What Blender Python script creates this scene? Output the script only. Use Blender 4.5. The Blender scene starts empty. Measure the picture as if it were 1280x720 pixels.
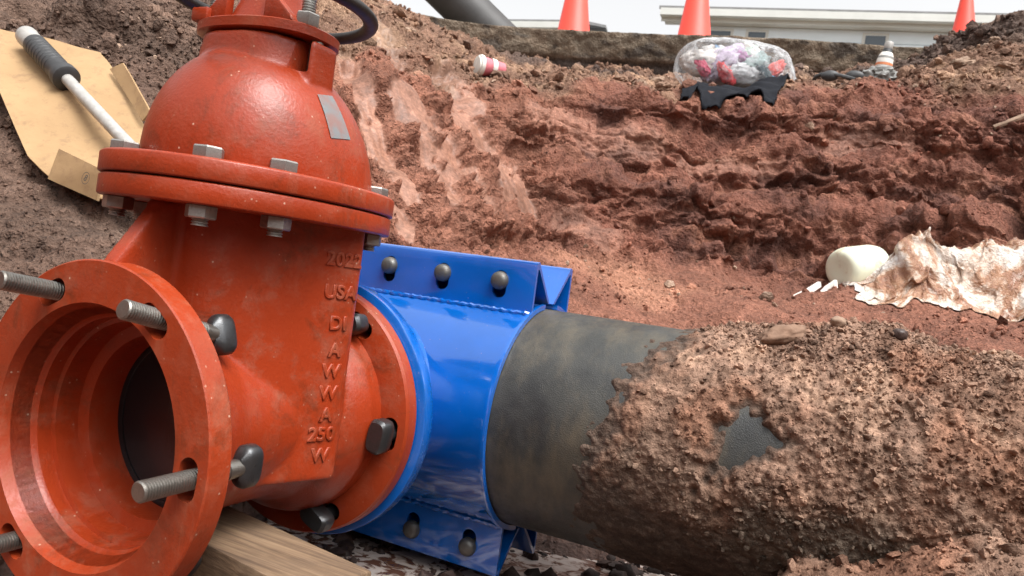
import bpy, bmesh, math, random
import numpy as np
from mathutils import Vector, Matrix
from mathutils.bvhtree import BVHTree

random.seed(7)
RNG = np.random.default_rng(11)
SC = bpy.context.scene
COL = SC.collection
PI = math.pi

# ------------------------------------------------------------------ camera
CAM = Vector((0.7051, -0.5183, 0.2159))
cam_data = bpy.data.cameras.new('camera')
cam_data.sensor_width = 36.0
cam_data.lens = 957.3 / 1280 * 36.0
cam_data.clip_start = 0.02
cam_data.clip_end = 500
cam_data.dof.use_dof = True
cam_data.dof.focus_distance = 1.0
cam_data.dof.aperture_fstop = 15.0
cam = bpy.data.objects.new('camera', cam_data)
COL.objects.link(cam)
YAW, PITCH, ROLL = 0.4448, -0.0114, 0.1340
cam.matrix_world = (Matrix.Translation(CAM) @ Matrix.Rotation(YAW, 4, 'Z') @
                    Matrix.Rotation(PI / 2 + PITCH, 4, 'X') @ Matrix.Rotation(ROLL, 4, 'Z'))
SC.camera = cam

# ------------------------------------------------------------------ sky and sun (bright overcast)
SUN_EL, SUN_AZ = math.radians(62), math.radians(118)      # azimuth clockwise from +Y
world = bpy.data.worlds.new('World')
SC.world = world
world.use_nodes = True
wn = world.node_tree.nodes
wl = world.node_tree.links
wn.clear()
w_out = wn.new('ShaderNodeOutputWorld')
w_bg = wn.new('ShaderNodeBackground')
w_sky = wn.new('ShaderNodeTexSky')
w_sky.sky_type = 'NISHITA'
w_sky.sun_disc = False
w_sky.sun_elevation = SUN_EL
w_sky.sun_rotation = SUN_AZ
w_sky.air_density = 1.0
w_sky.dust_density = 6.0
w_sky.ozone_density = 1.0
w_hsv = wn.new('ShaderNodeHueSaturation')               # cloud cover: the blue washed out to a milky white
w_hsv.inputs['Saturation'].default_value = 0.05
wl.new(w_sky.outputs[0], w_hsv.inputs['Color'])
wl.new(w_hsv.outputs[0], w_bg.inputs[0])
w_bg.inputs[1].default_value = 0.15
wl.new(w_bg.outputs[0], w_out.inputs[0])

sun_d = bpy.data.lights.new('sun', 'SUN')
sun_d.energy = 1.1
sun_d.angle = math.radians(32)
sun_d.color = (1.0, 0.97, 0.92)
sun = bpy.data.objects.new('sun', sun_d)
COL.objects.link(sun)
sdir = Vector((math.sin(SUN_AZ) * math.cos(SUN_EL), math.cos(SUN_AZ) * math.cos(SUN_EL), math.sin(SUN_EL)))
sun.rotation_euler = sdir.to_track_quat('Z', 'Y').to_euler()
sun.location = (3, -1, 6)

SC.view_settings.view_transform = 'Standard'
SC.view_settings.look = 'None'
SC.view_settings.exposure = 1.12
SC.view_settings.gamma = 1.0
SC.view_settings.use_curve_mapping = False
SC.render.engine = 'CYCLES'

# ------------------------------------------------------------------ noise (numpy)
_perm = np.random.default_rng(3).permutation(256)
_perm = np.concatenate([_perm, _perm, _perm])
_g = np.random.default_rng(4).normal(size=(256, 3))
_g /= np.linalg.norm(_g, axis=1)[:, None]

def perlin(P):
    P = np.asarray(P, float)
    I = np.floor(P).astype(int)
    F = P - I
    I &= 255
    U = F * F * F * (F * (F * 6 - 15) + 10)
    out = np.zeros(len(P))
    for dx in (0, 1):
        wx = U[:, 0] if dx else 1 - U[:, 0]
        for dy in (0, 1):
            wy = U[:, 1] if dy else 1 - U[:, 1]
            for dz in (0, 1):
                wz = U[:, 2] if dz else 1 - U[:, 2]
                h = _perm[_perm[_perm[(I[:, 0] + dx) & 255] + ((I[:, 1] + dy) & 255)] + ((I[:, 2] + dz) & 255)]
                g = _g[h & 255]
                out += wx * wy * wz * (g[:, 0] * (F[:, 0] - dx) + g[:, 1] * (F[:, 1] - dy) + g[:, 2] * (F[:, 2] - dz))
    return out * 1.6

def fbm(P, octs=4, gain=0.5, lac=2.03):
    s = np.zeros(len(P)); a = 1.0
    Q = np.array(P, float)
    for _ in range(octs):
        s += a * perlin(Q); Q = Q * lac + 17.3; a *= gain
    return s

def ridged(P, octs=3):
    s = np.zeros(len(P)); a = 1.0; Q = np.array(P, float)
    for _ in range(octs):
        s += a * (1 - 2.2 * np.abs(perlin(Q))); Q = Q * 2.1 + 9.1; a *= 0.5
    return s

_wj = np.random.default_rng(5).random((256, 3))
def worley(P):
    """distance to the nearest and second nearest feature point, and the cell's random id"""
    P = np.asarray(P, np.float32)
    I = np.floor(P).astype(np.int32)
    f1 = np.full(len(P), 9.0, np.float32); f2 = f1.copy(); cid = np.zeros(len(P), np.float32)
    wj = _wj.astype(np.float32); pm = _perm.astype(np.int32)
    for dx in (-1, 0, 1):
        hx = pm[(I[:, 0] + dx) & 255]
        for dy in (-1, 0, 1):
            hy = pm[hx + ((I[:, 1] + dy) & 255)]
            for dz in (-1, 0, 1):
                h = pm[hy + ((I[:, 2] + dz) & 255)] & 255
                q = wj[h] + (I + np.array([dx, dy, dz], np.int32)) - P
                d = np.einsum('ij,ij->i', q, q)
                nearer = d < f1
                f2 = np.where(nearer, f1, np.minimum(f2, d))
                cid = np.where(nearer, h / np.float32(255.0), cid)
                f1 = np.where(nearer, d, f1)
    return np.sqrt(f1).astype(float), np.sqrt(f2).astype(float), cid.astype(float)

def sstep(a, b, x):
    t = np.clip((x - a) / (b - a), 0, 1)
    return t * t * (3 - 2 * t)

# ------------------------------------------------------------------ materials
def new_mat(name):
    m = bpy.data.materials.new(name)
    m.use_nodes = True
    nt = m.node_tree
    b = nt.nodes['Principled BSDF']
    return m, nt, b

def N(nt, typ, **kw):
    n = nt.nodes.new(typ)
    for k, v in kw.items():
        if k in n.inputs.keys() if hasattr(n.inputs, 'keys') else False:
            n.inputs[k].default_value = v
        else:
            setattr(n, k, v)
    return n

def noise_node(nt, scale, detail=4, rough=0.55, vec=None, dist=0.0):
    n = nt.nodes.new('ShaderNodeTexNoise')
    n.inputs['Scale'].default_value = scale
    n.inputs['Detail'].default_value = detail
    n.inputs['Roughness'].default_value = rough
    n.inputs['Distortion'].default_value = dist
    if vec is not None:
        nt.links.new(vec, n.inputs['Vector'])
    return n

def coords(nt, scale=None, space='Object'):
    tc = nt.nodes.new('ShaderNodeTexCoord')
    if scale is None:
        return tc.outputs[space]
    mp = nt.nodes.new('ShaderNodeMapping')
    mp.inputs['Scale'].default_value = scale
    nt.links.new(tc.outputs[space], mp.inputs['Vector'])
    return mp.outputs[0]

def ramp(nt, fac, stops):
    r = nt.nodes.new('ShaderNodeValToRGB')
    els = r.color_ramp.elements
    while len(els) < len(stops):
        els.new(0.5)
    for e, (p, c) in zip(els, stops):
        e.position = p
        e.color = (c[0], c[1], c[2], 1) if hasattr(c, '__len__') else (c, c, c, 1)
    nt.links.new(fac, r.inputs[0])
    return r.outputs[0]

def mix(nt, fac, a, b, mode='MIX'):
    m = nt.nodes.new('ShaderNodeMix')
    m.data_type = 'RGBA'
    m.blend_type = mode
    for sock, v in ((m.inputs[0], fac), (m.inputs[6], a), (m.inputs[7], b)):
        if isinstance(v, (int, float)):
            sock.default_value = v
        elif isinstance(v, tuple):
            sock.default_value = (v[0], v[1], v[2], 1)
        else:
            nt.links.new(v, sock)
    return m.outputs[2]

def bump(nt, height, strength, dist, base=None):
    b = nt.nodes.new('ShaderNodeBump')
    b.inputs['Strength'].default_value = strength
    b.inputs['Distance'].default_value = dist
    nt.links.new(height, b.inputs['Height'])
    if base is not None:
        nt.links.new(base, b.inputs['Normal'])
    return b.outputs[0]

def soil_mat(name, bump_d=0.004, fine=220.0):
    """bare earth: colour of the soil layers comes with the mesh, grain and moisture from noise"""
    m, nt, b = new_mat(name)
    at = nt.nodes.new('ShaderNodeAttribute'); at.attribute_name = 'soil'
    v = coords(nt)
    n1 = noise_node(nt, 9, 3, 0.65, v)
    n2 = noise_node(nt, 60, 2, 0.65, v)
    n3 = noise_node(nt, fine, 2, 0.6, v)
    c = mix(nt, 0.75, at.outputs['Color'], ramp(nt, n1.outputs['Fac'], [(0.25, (0.6, 0.55, 0.53)), (0.7, (1.25, 1.25, 1.25))]), 'MULTIPLY')
    c = mix(nt, 0.8, c, ramp(nt, n2.outputs['Fac'], [(0.3, (0.62, 0.58, 0.56)), (0.7, (1.3, 1.32, 1.35))]), 'MULTIPLY')
    c = mix(nt, 0.7, c, ramp(nt, n3.outputs['Fac'], [(0.3, (0.66, 0.64, 0.62)), (0.7, (1.28, 1.3, 1.32))]), 'MULTIPLY')
    nt.links.new(c, b.inputs['Base Color'])
    # alpha of the attribute: how wet and smeared the clay is
    wet = at.outputs['Alpha']
    rr = nt.nodes.new('ShaderNodeMapRange')
    rr.inputs['To Min'].default_value = 0.92; rr.inputs['To Max'].default_value = 0.5
    nt.links.new(wet, rr.inputs['Value'])
    nt.links.new(rr.outputs[0], b.inputs['Roughness'])
    b.inputs['Specular IOR Level'].default_value = 0.35
    st = nt.nodes.new('ShaderNodeMapRange')
    st.inputs['To Min'].default_value = 1.0; st.inputs['To Max'].default_value = 0.12
    nt.links.new(wet, st.inputs['Value'])
    b1 = nt.nodes.new('ShaderNodeBump'); b1.inputs['Distance'].default_value = bump_d * 2.5
    nt.links.new(n2.outputs['Fac'], b1.inputs['Height']); nt.links.new(st.outputs[0], b1.inputs['Strength'])
    b2 = nt.nodes.new('ShaderNodeBump'); b2.inputs['Distance'].default_value = bump_d
    nt.links.new(n3.outputs['Fac'], b2.inputs['Height']); nt.links.new(st.outputs[0], b2.inputs['Strength'])
    nt.links.new(b1.outputs[0], b2.inputs['Normal'])
    nt.links.new(b2.outputs[0], b.inputs['Normal'])
    return m

def paint_mat(name, col, rough, dust_col, dust_amt, peel=0.0006, chip=None, coat=0.0, wear=0.5):
    """brush or dip coated cast metal: orange peel, dust, scuffs"""
    m, nt, b = new_mat(name)
    v = coords(nt)
    n1 = noise_node(nt, 5, 4, 0.6, v)
    n2 = noise_node(nt, 28, 6, 0.7, v)
    n3 = noise_node(nt, 260, 2, 0.5, v)
    sc = noise_node(nt, 34, 4, 0.75, coords(nt, (1, 1, 0.15)), 0.4)
    c = mix(nt, 0.6, col, ramp(nt, n1.outputs['Fac'], [(0.3, (0.72, 0.66, 0.62)), (0.7, (1.15, 1.15, 1.15))]), 'MULTIPLY')
    gr = noise_node(nt, 13, 7, 0.78, v, 0.5)
    c = mix(nt, ramp(nt, gr.outputs['Fac'], [(0.53, 0.0), (0.70, wear * 0.8)]), c, (col[0] * .28, col[1] * .45 + .008, col[2] * .4 + .006))
    dm = ramp(nt, n2.outputs['Fac'], [(0.48, 0.0), (0.76, 1.0)])
    dm2 = mix(nt, 1.0, dm, ramp(nt, n1.outputs['Fac'], [(0.4, 0.15), (0.65, 1.0)]), 'MULTIPLY')
    dm3 = mix(nt, dust_amt, (0, 0, 0), dm2)
    c = mix(nt, dm3, c, dust_col)
    # streaks of dried wash
    stk = ramp(nt, sc.outputs['Fac'], [(0.60, 0.0), (0.78, wear * 0.45)])
    c = mix(nt, stk, c, dust_col)
    # specks of grit
    vo = nt.nodes.new('ShaderNodeTexVoronoi'); vo.inputs['Scale'].default_value = 95
    nt.links.new(v, vo.inputs['Vector'])
    sp = ramp(nt, vo.outputs['Distance'], [(0.07, 1.0), (0.13, 0.0)])
    spm = mix(nt, 1.0, sp, ramp(nt, n2.outputs['Fac'], [(0.5, 0.0), (0.62, wear)]), 'MULTIPLY')
    c = mix(nt, spm, c, (0.55, 0.36, 0.26))
    if chip:
        ch = noise_node(nt, 55, 8, 0.8, v)
        cm = ramp(nt, ch.outputs['Fac'], [(0.665, 0.0), (0.70, 0.9)])
        c = mix(nt, cm, c, chip)
    nt.links.new(c, b.inputs['Base Color'])
    r = mix(nt, dm3, (rough, rough, rough), (0.8, 0.8, 0.8))
    r = mix(nt, 0.5, r, ramp(nt, n2.outputs['Fac'], [(0.3, 0.7), (0.7, 1.3)]), 'MULTIPLY')
    nt.links.new(r, b.inputs['Roughness'])
    b.inputs['Coat Weight'].default_value = coat
    b.inputs['Specular IOR Level'].default_value = 0.4
    b.inputs['Coat Roughness'].default_value = 0.07
    b.inputs['Coat IOR'].default_value = 1.75
    nb = bump(nt, n3.outputs['Fac'], 0.6, peel)
    nb = bump(nt, n2.outputs['Fac'], 0.5, peel * 2.2, nb)
    nt.links.new(nb, b.inputs['Normal'])
    return m

def steel_mat(name, col, rough, metallic=0.9, grime=(0.10, 0.07, 0.05), amt=0.5):
    m, nt, b = new_mat(name)
    v = coords(nt)
    n1 = noise_node(nt, 90, 5, 0.7, v)
    n2 = noise_node(nt, 700, 2, 0.5, v)
    f = ramp(nt, n1.outputs['Fac'], [(0.45, 0.0), (0.75, amt)])
    nt.links.new(mix(nt, f, col, grime), b.inputs['Base Color'])
    b.inputs['Metallic'].default_value = metallic
    nt.links.new(ramp(nt, n1.outputs['Fac'], [(0.3, rough * 0.75), (0.75, min(1, rough * 1.5))]), b.inputs['Roughness'])
    nt.links.new(bump(nt, n2.outputs['Fac'], 0.4, 0.0004), b.inputs['Normal'])
    return m

def plain_mat(name, col, rough=0.6, var=0.25, scale=40, bumpd=0.001, metallic=0.0, spec=0.5):
    m, nt, b = new_mat(name)
    v = coords(nt)
    n1 = noise_node(nt, scale, 5, 0.6, v)
    c = mix(nt, var * 2, col, ramp(nt, n1.outputs['Fac'], [(0.25, (0.5, 0.48, 0.46)), (0.75, (1.3, 1.3, 1.3))]), 'MULTIPLY')
    nt.links.new(c, b.inputs['Base Color'])
    b.inputs['Roughness'].default_value = rough
    b.inputs['Metallic'].default_value = metallic
    b.inputs['Specular IOR Level'].default_value = spec
    nt.links.new(bump(nt, n1.outputs['Fac'], 0.5, bumpd), b.inputs['Normal'])
    return m

M = {}
M['soil'] = soil_mat('bare_earth', 0.006, 150)
M['crust'] = soil_mat('crumbly_earth', 0.0022, 420)
M['red'] = paint_mat('red_valve_paint', (0.300, 0.034, 0.0080), 0.36, (0.27, 0.105, 0.06), 0.7, 0.0006, (0.14, 0.05, 0.03), 0.0, 0.8)
M['red_worn'] = paint_mat('scuffed_red_flange_paint', (0.310, 0.038, 0.0090), 0.42, (0.33, 0.125, 0.07), 0.8, 0.0005, (0.42, 0.22, 0.14), 0.0, 0.9)
M['red_in'] = paint_mat('red_socket_paint', (0.30, 0.038, 0.016), 0.42, (0.30, 0.12, 0.08), 0.3, 0.0004)
M['blue'] = paint_mat('blue_sleeve_paint', (0.002, 0.108, 0.46), 0.10, (0.10, 0.17, 0.38), 0.10, 0.0002, None, 1.0, 0.25)
M['blue_worn'] = paint_mat('chipped_blue_flange_paint', (0.002, 0.108, 0.46), 0.2, (0.16, 0.24, 0.42), 0.4, 0.0003, (0.42, 0.42, 0.38), 0.6, 0.5)
M['bolt'] = steel_mat('zinc_bolt_steel', (0.36, 0.35, 0.33), 0.42, 0.85)
M['stud'] = steel_mat('threaded_stud_steel', (0.30, 0.285, 0.26), 0.36, 0.95, (0.12, 0.09, 0.07), 0.5)
M['tee'] = steel_mat('dark_t_bolt_steel', (0.085, 0.088, 0.092), 0.34, 0.8, (0.05, 0.04, 0.035), 0.5)
M['knob'] = steel_mat('grey_cap_bolt_steel', (0.13, 0.128, 0.12), 0.5, 0.7, (0.13, 0.09, 0.06), 0.7)
M['rubber'] = plain_mat('black_rubber', (0.008, 0.009, 0.011), 0.16, 0.2, 60, 0.0008)
M['gasket'] = plain_mat('gasket_rubber', (0.02, 0.02, 0.02), 0.7)
M['wheel'] = plain_mat('black_handwheel_paint', (0.018, 0.015, 0.013), 0.5, 0.45, 60, 0.002)

def pipe_mat():
    m, nt, b = new_mat('bituminous_pipe_coat')
    v = coords(nt)
    n1 = noise_node(nt, 11, 5, 0.65, v)
    n2 = noise_node(nt, 45, 5, 0.7, v)
    vo = nt.nodes.new('ShaderNodeTexVoronoi'); vo.inputs['Scale'].default_value = 640
    nt.links.new(v, vo.inputs['Vector'])
    base = mix(nt, ramp(nt, n1.outputs['Fac'], [(0.35, 0.0), (0.7, 1.0)]), (0.017, 0.018, 0.018), (0.052, 0.052, 0.046))
    n5 = noise_node(nt, 6, 6, 0.75, coords(nt, (2.2, 1, 1)))
    dust = mix(nt, ramp(nt, n5.outputs['Fac'], [(0.46, 0.0), (0.74, 0.55)]), base, (0.15, 0.115, 0.068))
    nt.links.new(dust, b.inputs['Base Color'])
    nt.links.new(ramp(nt, n2.outputs['Fac'], [(0.3, 0.34), (0.7, 0.62)]), b.inputs['Roughness'])
    nb = bump(nt, vo.outputs['Distance'], 0.45, 0.0008)
    nb = bump(nt, n2.outputs['Fac'], 0.3, 0.002, nb)
    nt.links.new(nb, b.inputs['Normal'])
    return m
M['pipe'] = pipe_mat()

def wood_mat():
    m, nt, b = new_mat('rough_sawn_timber')
    v = coords(nt, (2.0, 40, 40))
    n1 = noise_node(nt, 2.2, 6, 0.65, v, 0.6)
    n2 = noise_node(nt, 9, 4, 0.6, v)
    n0 = noise_node(nt, 14, 3, 0.5, coords(nt))
    c = ramp(nt, n1.outputs['Fac'], [(0.25, (0.07, 0.042, 0.026)), (0.5, (0.18, 0.115, 0.066)), (0.75, (0.27, 0.185, 0.115))])
    c = mix(nt, 0.7, c, ramp(nt, n2.outputs['Fac'], [(0.3, (0.55, 0.5, 0.48)), (0.7, (1.2, 1.2, 1.2))]), 'MULTIPLY')
    c = mix(nt, ramp(nt, n0.outputs['Fac'], [(0.5, 0.0), (0.75, 0.6)]), c, (0.07, 0.045, 0.03))
    nt.links.new(c, b.inputs['Base Color'])
    b.inputs['Roughness'].default_value = 0.85
    nt.links.new(bump(nt, n1.outputs['Fac'], 0.8, 0.002), b.inputs['Normal'])
    return m
M['wood'] = wood_mat()

def card_mat():
    m, nt, b = new_mat('brown_cardboard')
    v = coords(nt)
    n1 = noise_node(nt, 7, 4, 0.6, v)
    n2 = noise_node(nt, 40, 5, 0.7, v)
    n3 = noise_node(nt, 300, 3, 0.6, v)
    c = mix(nt, 0.6, (0.35, 0.225, 0.112), ramp(nt, n1.outputs['Fac'], [(0.3, (0.78, 0.74, 0.7)), (0.7, (1.12, 1.12, 1.12))]), 'MULTIPLY')
    c = mix(nt, ramp(nt, n2.outputs['Fac'], [(0.52, 0.0), (0.78, 0.7)]), c, (0.17, 0.095, 0.055))
    nt.links.new(c, b.inputs['Base Color'])
    b.inputs['Roughness'].default_value = 0.85
    nb = bump(nt, n3.outputs['Fac'], 0.3, 0.0008)
    nb = bump(nt, n1.outputs['Fac'], 0.5, 0.01, nb)
    nt.links.new(nb, b.inputs['Normal'])
    return m
M['card'] = card_mat()
M['card_edge'] = plain_mat('cardboard_cut_edge', (0.36, 0.23, 0.12), 0.9, 0.3, 200)
M['ink'] = plain_mat('dark_print', (0.05, 0.045, 0.04), 0.8, 0.1)
M['white_plastic'] = plain_mat('dirty_white_plastic', (0.36, 0.35, 0.33), 0.42, 0.3, 60, 0.0006)
M['black_plastic'] = plain_mat('charcoal_plastic', (0.035, 0.036, 0.038), 0.5, 0.3, 60, 0.0008)
M['grey_plastic'] = plain_mat('grey_plastic', (0.22, 0.22, 0.21), 0.55, 0.3, 60, 0.0008)
M['stone'] = plain_mat('brown_stone', (0.22, 0.13, 0.085), 0.85, 0.4, 45, 0.004)
M['stone_pale'] = plain_mat('pale_stone', (0.27, 0.18, 0.125), 0.85, 0.4, 30, 0.006)
M['clod_dark'] = plain_mat('dark_wet_clod', (0.055, 0.034, 0.028), 0.45, 0.4, 60, 0.004)
M['cone'] = plain_mat('fluorescent_cone_plastic', (0.90, 0.070, 0.042), 0.45, 0.08, 10, 0.0006)
M['asphalt'] = plain_mat('asphalt', (0.075, 0.065, 0.055), 0.9, 0.45, 14, 0.01)
M['wall'] = plain_mat('pale_blue_siding', (0.72, 0.80, 0.85), 0.7, 0.06, 3, 0.002)
M['trim'] = plain_mat('white_trim', (0.62, 0.63, 0.60), 0.6, 0.1, 3, 0.002)
M['roof'] = plain_mat('grey_roof', (0.20, 0.20, 0.20), 0.85, 0.3, 6, 0.01)
M['glass'] = plain_mat('window_glass', (0.06, 0.08, 0.10), 0.12, 0.1, 3, 0.0)
M['culvert'] = plain_mat('black_poly_pipe', (0.045, 0.043, 0.042), 0.55, 0.25, 12, 0.003)
M['black_cloth'] = plain_mat('black_cloth', (0.010, 0.011, 0.015), 0.9, 0.35, 50, 0.004, 0.0, 0.15)
M['paper'] = plain_mat('white_paper', (0.72, 0.69, 0.64), 0.6, 0.12, 60, 0.0005)
M['pink'] = plain_mat('pink_print', (0.60, 0.16, 0.19), 0.6, 0.3, 70, 0.0005)
M['orange'] = plain_mat('orange_print', (0.66, 0.22, 0.09), 0.5, 0.3, 90, 0.0005)

def water_mat():
    m, nt, b = new_mat('muddy_water_painted_reflection')
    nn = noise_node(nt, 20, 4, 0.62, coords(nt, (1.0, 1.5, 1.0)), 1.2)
    nt.links.new(ramp(nt, nn.outputs['Fac'], [(0.44, (0.13, 0.06, 0.04)), (0.52, (0.55, 0.46, 0.41)), (0.8, (0.66, 0.60, 0.56))]), b.inputs['Base Color'])  # pale streaks painted into the brown water's colour imitate its bright reflection
    b.inputs['Roughness'].default_value = 0.08
    b.inputs['IOR'].default_value = 1.33
    b.inputs['Specular IOR Level'].default_value = 0.9
    n = noise_node(nt, 38, 3, 0.5, coords(nt), 0.6)
    nt.links.new(bump(nt, n.outputs['Fac'], 0.5, 0.004), b.inputs['Normal'])
    return m
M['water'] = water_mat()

def film_mat():
    """clear polythene: mostly see-through, milky where it folds"""
    m, nt, b = new_mat('clear_polythene_film')
    out = nt.nodes['Material Output']
    b.inputs['Base Color'].default_value = (0.80, 0.82, 0.84, 1)
    b.inputs['Roughness'].default_value = 0.18
    tr = nt.nodes.new('ShaderNodeBsdfTransparent')
    mx = nt.nodes.new('ShaderNodeMixShader')
    v = coords(nt)
    n = noise_node(nt, 16, 5, 0.7, v, 1.2)
    lw = nt.nodes.new('ShaderNodeLayerWeight'); lw.inputs[0].default_value = 0.35
    f = mix(nt, 1.0, ramp(nt, n.outputs['Fac'], [(0.46, 0.04), (0.66, 0.45)]), ramp(nt, lw.outputs['Facing'], [(0.3, 0.02), (0.95, 0.6)]), 'ADD')
    nt.links.new(f, mx.inputs[0])
    nt.links.new(tr.outputs[0], mx.inputs[1])
    nt.links.new(b.outputs[0], mx.inputs[2])
    nt.links.new(mx.outputs[0], out.inputs['Surface'])
    n9 = noise_node(nt, 30, 3, 0.6, v, 1.5)
    nt.links.new(bump(nt, n9.outputs['Fac'], 0.8, 0.012, bump(nt, n.outputs['Fac'], 0.9, 0.03)), b.inputs['Normal'])
    return m
M['film'] = film_mat()

def mud_film_mat():
    m, nt, b = new_mat('mud_stained_polythene')
    v = coords(nt)
    n = noise_node(nt, 6, 6, 0.7, v, 0.8)
    n2 = noise_node(nt, 45, 3, 0.7, v)
    c = ramp(nt, n.outputs['Fac'], [(0.42, (0.74, 0.72, 0.69)), (0.50, (0.60, 0.50, 0.42)), (0.56, (0.34, 0.18, 0.10)), (0.62, (0.26, 0.12, 0.07)), (0.70, (0.60, 0.52, 0.45))])
    c = mix(nt, 0.6, c, ramp(nt, n2.outputs['Fac'], [(0.3, (0.62, 0.55, 0.5)), (0.6, (1.15, 1.15, 1.15))]), 'MULTIPLY')
    nt.links.new(c, b.inputs['Base Color'])
    nt.links.new(ramp(nt, n.outputs['Fac'], [(0.4, 0.15), (0.6, 0.4)]), b.inputs['Roughness'])
    vo = nt.nodes.new('ShaderNodeTexVoronoi'); vo.feature = 'DISTANCE_TO_EDGE'; vo.inputs['Scale'].default_value = 26
    dn = nt.nodes.new('ShaderNodeMix'); dn.data_type = 'VECTOR'; dn.inputs[0].default_value = 0.12
    nt.links.new(v, dn.inputs[4]); nt.links.new(n2.outputs['Color'], dn.inputs[5]); nt.links.new(dn.outputs[1], vo.inputs['Vector'])
    nb = bump(nt, vo.outputs['Distance'], 0.6, 0.014)
    nt.links.new(bump(nt, n2.outputs['Fac'], 0.5, 0.006, nb), b.inputs['Normal'])
    return m
M['mud_film'] = mud_film_mat()

def jug_mat():
    m, nt, b = new_mat('translucent_jug_plastic')
    n = noise_node(nt, 22, 5, 0.7, coords(nt))
    c = mix(nt, ramp(nt, n.outputs['Fac'], [(0.55, 0.0), (0.75, 0.8)]), (0.70, 0.72, 0.58), (0.40, 0.24, 0.12))
    nt.links.new(c, b.inputs['Base Color'])
    b.inputs['Roughness'].default_value = 0.3
    b.inputs['Subsurface Weight'].default_value = 0.3
    b.inputs['Subsurface Radius'].default_value = (0.03, 0.03, 0.02)
    b.inputs['Subsurface Scale'].default_value = 0.5
    return m
M['jug'] = jug_mat()

def sticker_mat():
    m, nt, b = new_mat('grey_label_print')
    v = coords(nt)
    n = noise_node(nt, 30, 4, 0.6, v)
    c = mix(nt, ramp(nt, n.outputs['Fac'], [(0.4, 0.0), (0.65, 1.0)]), (0.16, 0.195, 0.205), (0.24, 0.12, 0.10))
    nt.links.new(c, b.inputs['Base Color'])
    b.inputs['Roughness'].default_value = 0.3
    return m
M['sticker'] = sticker_mat()

# ------------------------------------------------------------------ mesh helpers
def np_mesh(name, V, F, mat, parent=None, smooth=True, sharp=None, attr=None):
    """V (n,3) array, F (m,k) array of one face size, or list of arrays"""
    me = bpy.data.meshes.new(name)
    V = np.asarray(V, np.float32)
    Fs = F if isinstance(F, list) else [F]
    Fs = [np.asarray(f, np.int32) for f in Fs if len(f)]
    nl = sum(f.size for f in Fs); npoly = sum(len(f) for f in Fs)
    me.vertices.add(len(V)); me.vertices.foreach_set('co', V.ravel())
    me.loops.add(nl); me.loops.foreach_set('vertex_index', np.concatenate([f.ravel() for f in Fs]))
    me.polygons.add(npoly)
    sizes = np.concatenate([np.full(len(f), f.shape[1], np.int32) for f in Fs])
    starts = np.concatenate([[0], np.cumsum(sizes)[:-1]]).astype(np.int32)
    me.polygons.foreach_set('loop_start', starts)
    me.polygons.foreach_set('loop_total', sizes)
    me.update(calc_edges=True)
    me.validate()
    if smooth:
        me.polygons.foreach_set('use_smooth', np.ones(len(me.polygons), bool))
        if sharp:
            me.set_sharp_from_angle(angle=math.radians(sharp))
    if attr is not None:
        a = me.color_attributes.new('soil', 'FLOAT_COLOR', 'POINT')
        a.data.foreach_set('color', np.asarray(attr, np.float32).ravel())
    if mat is not None:
        me.materials.append(mat)
    o = bpy.data.objects.new(name, me)
    COL.objects.link(o)
    if parent is not None:
        o.parent = parent
    return o

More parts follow.
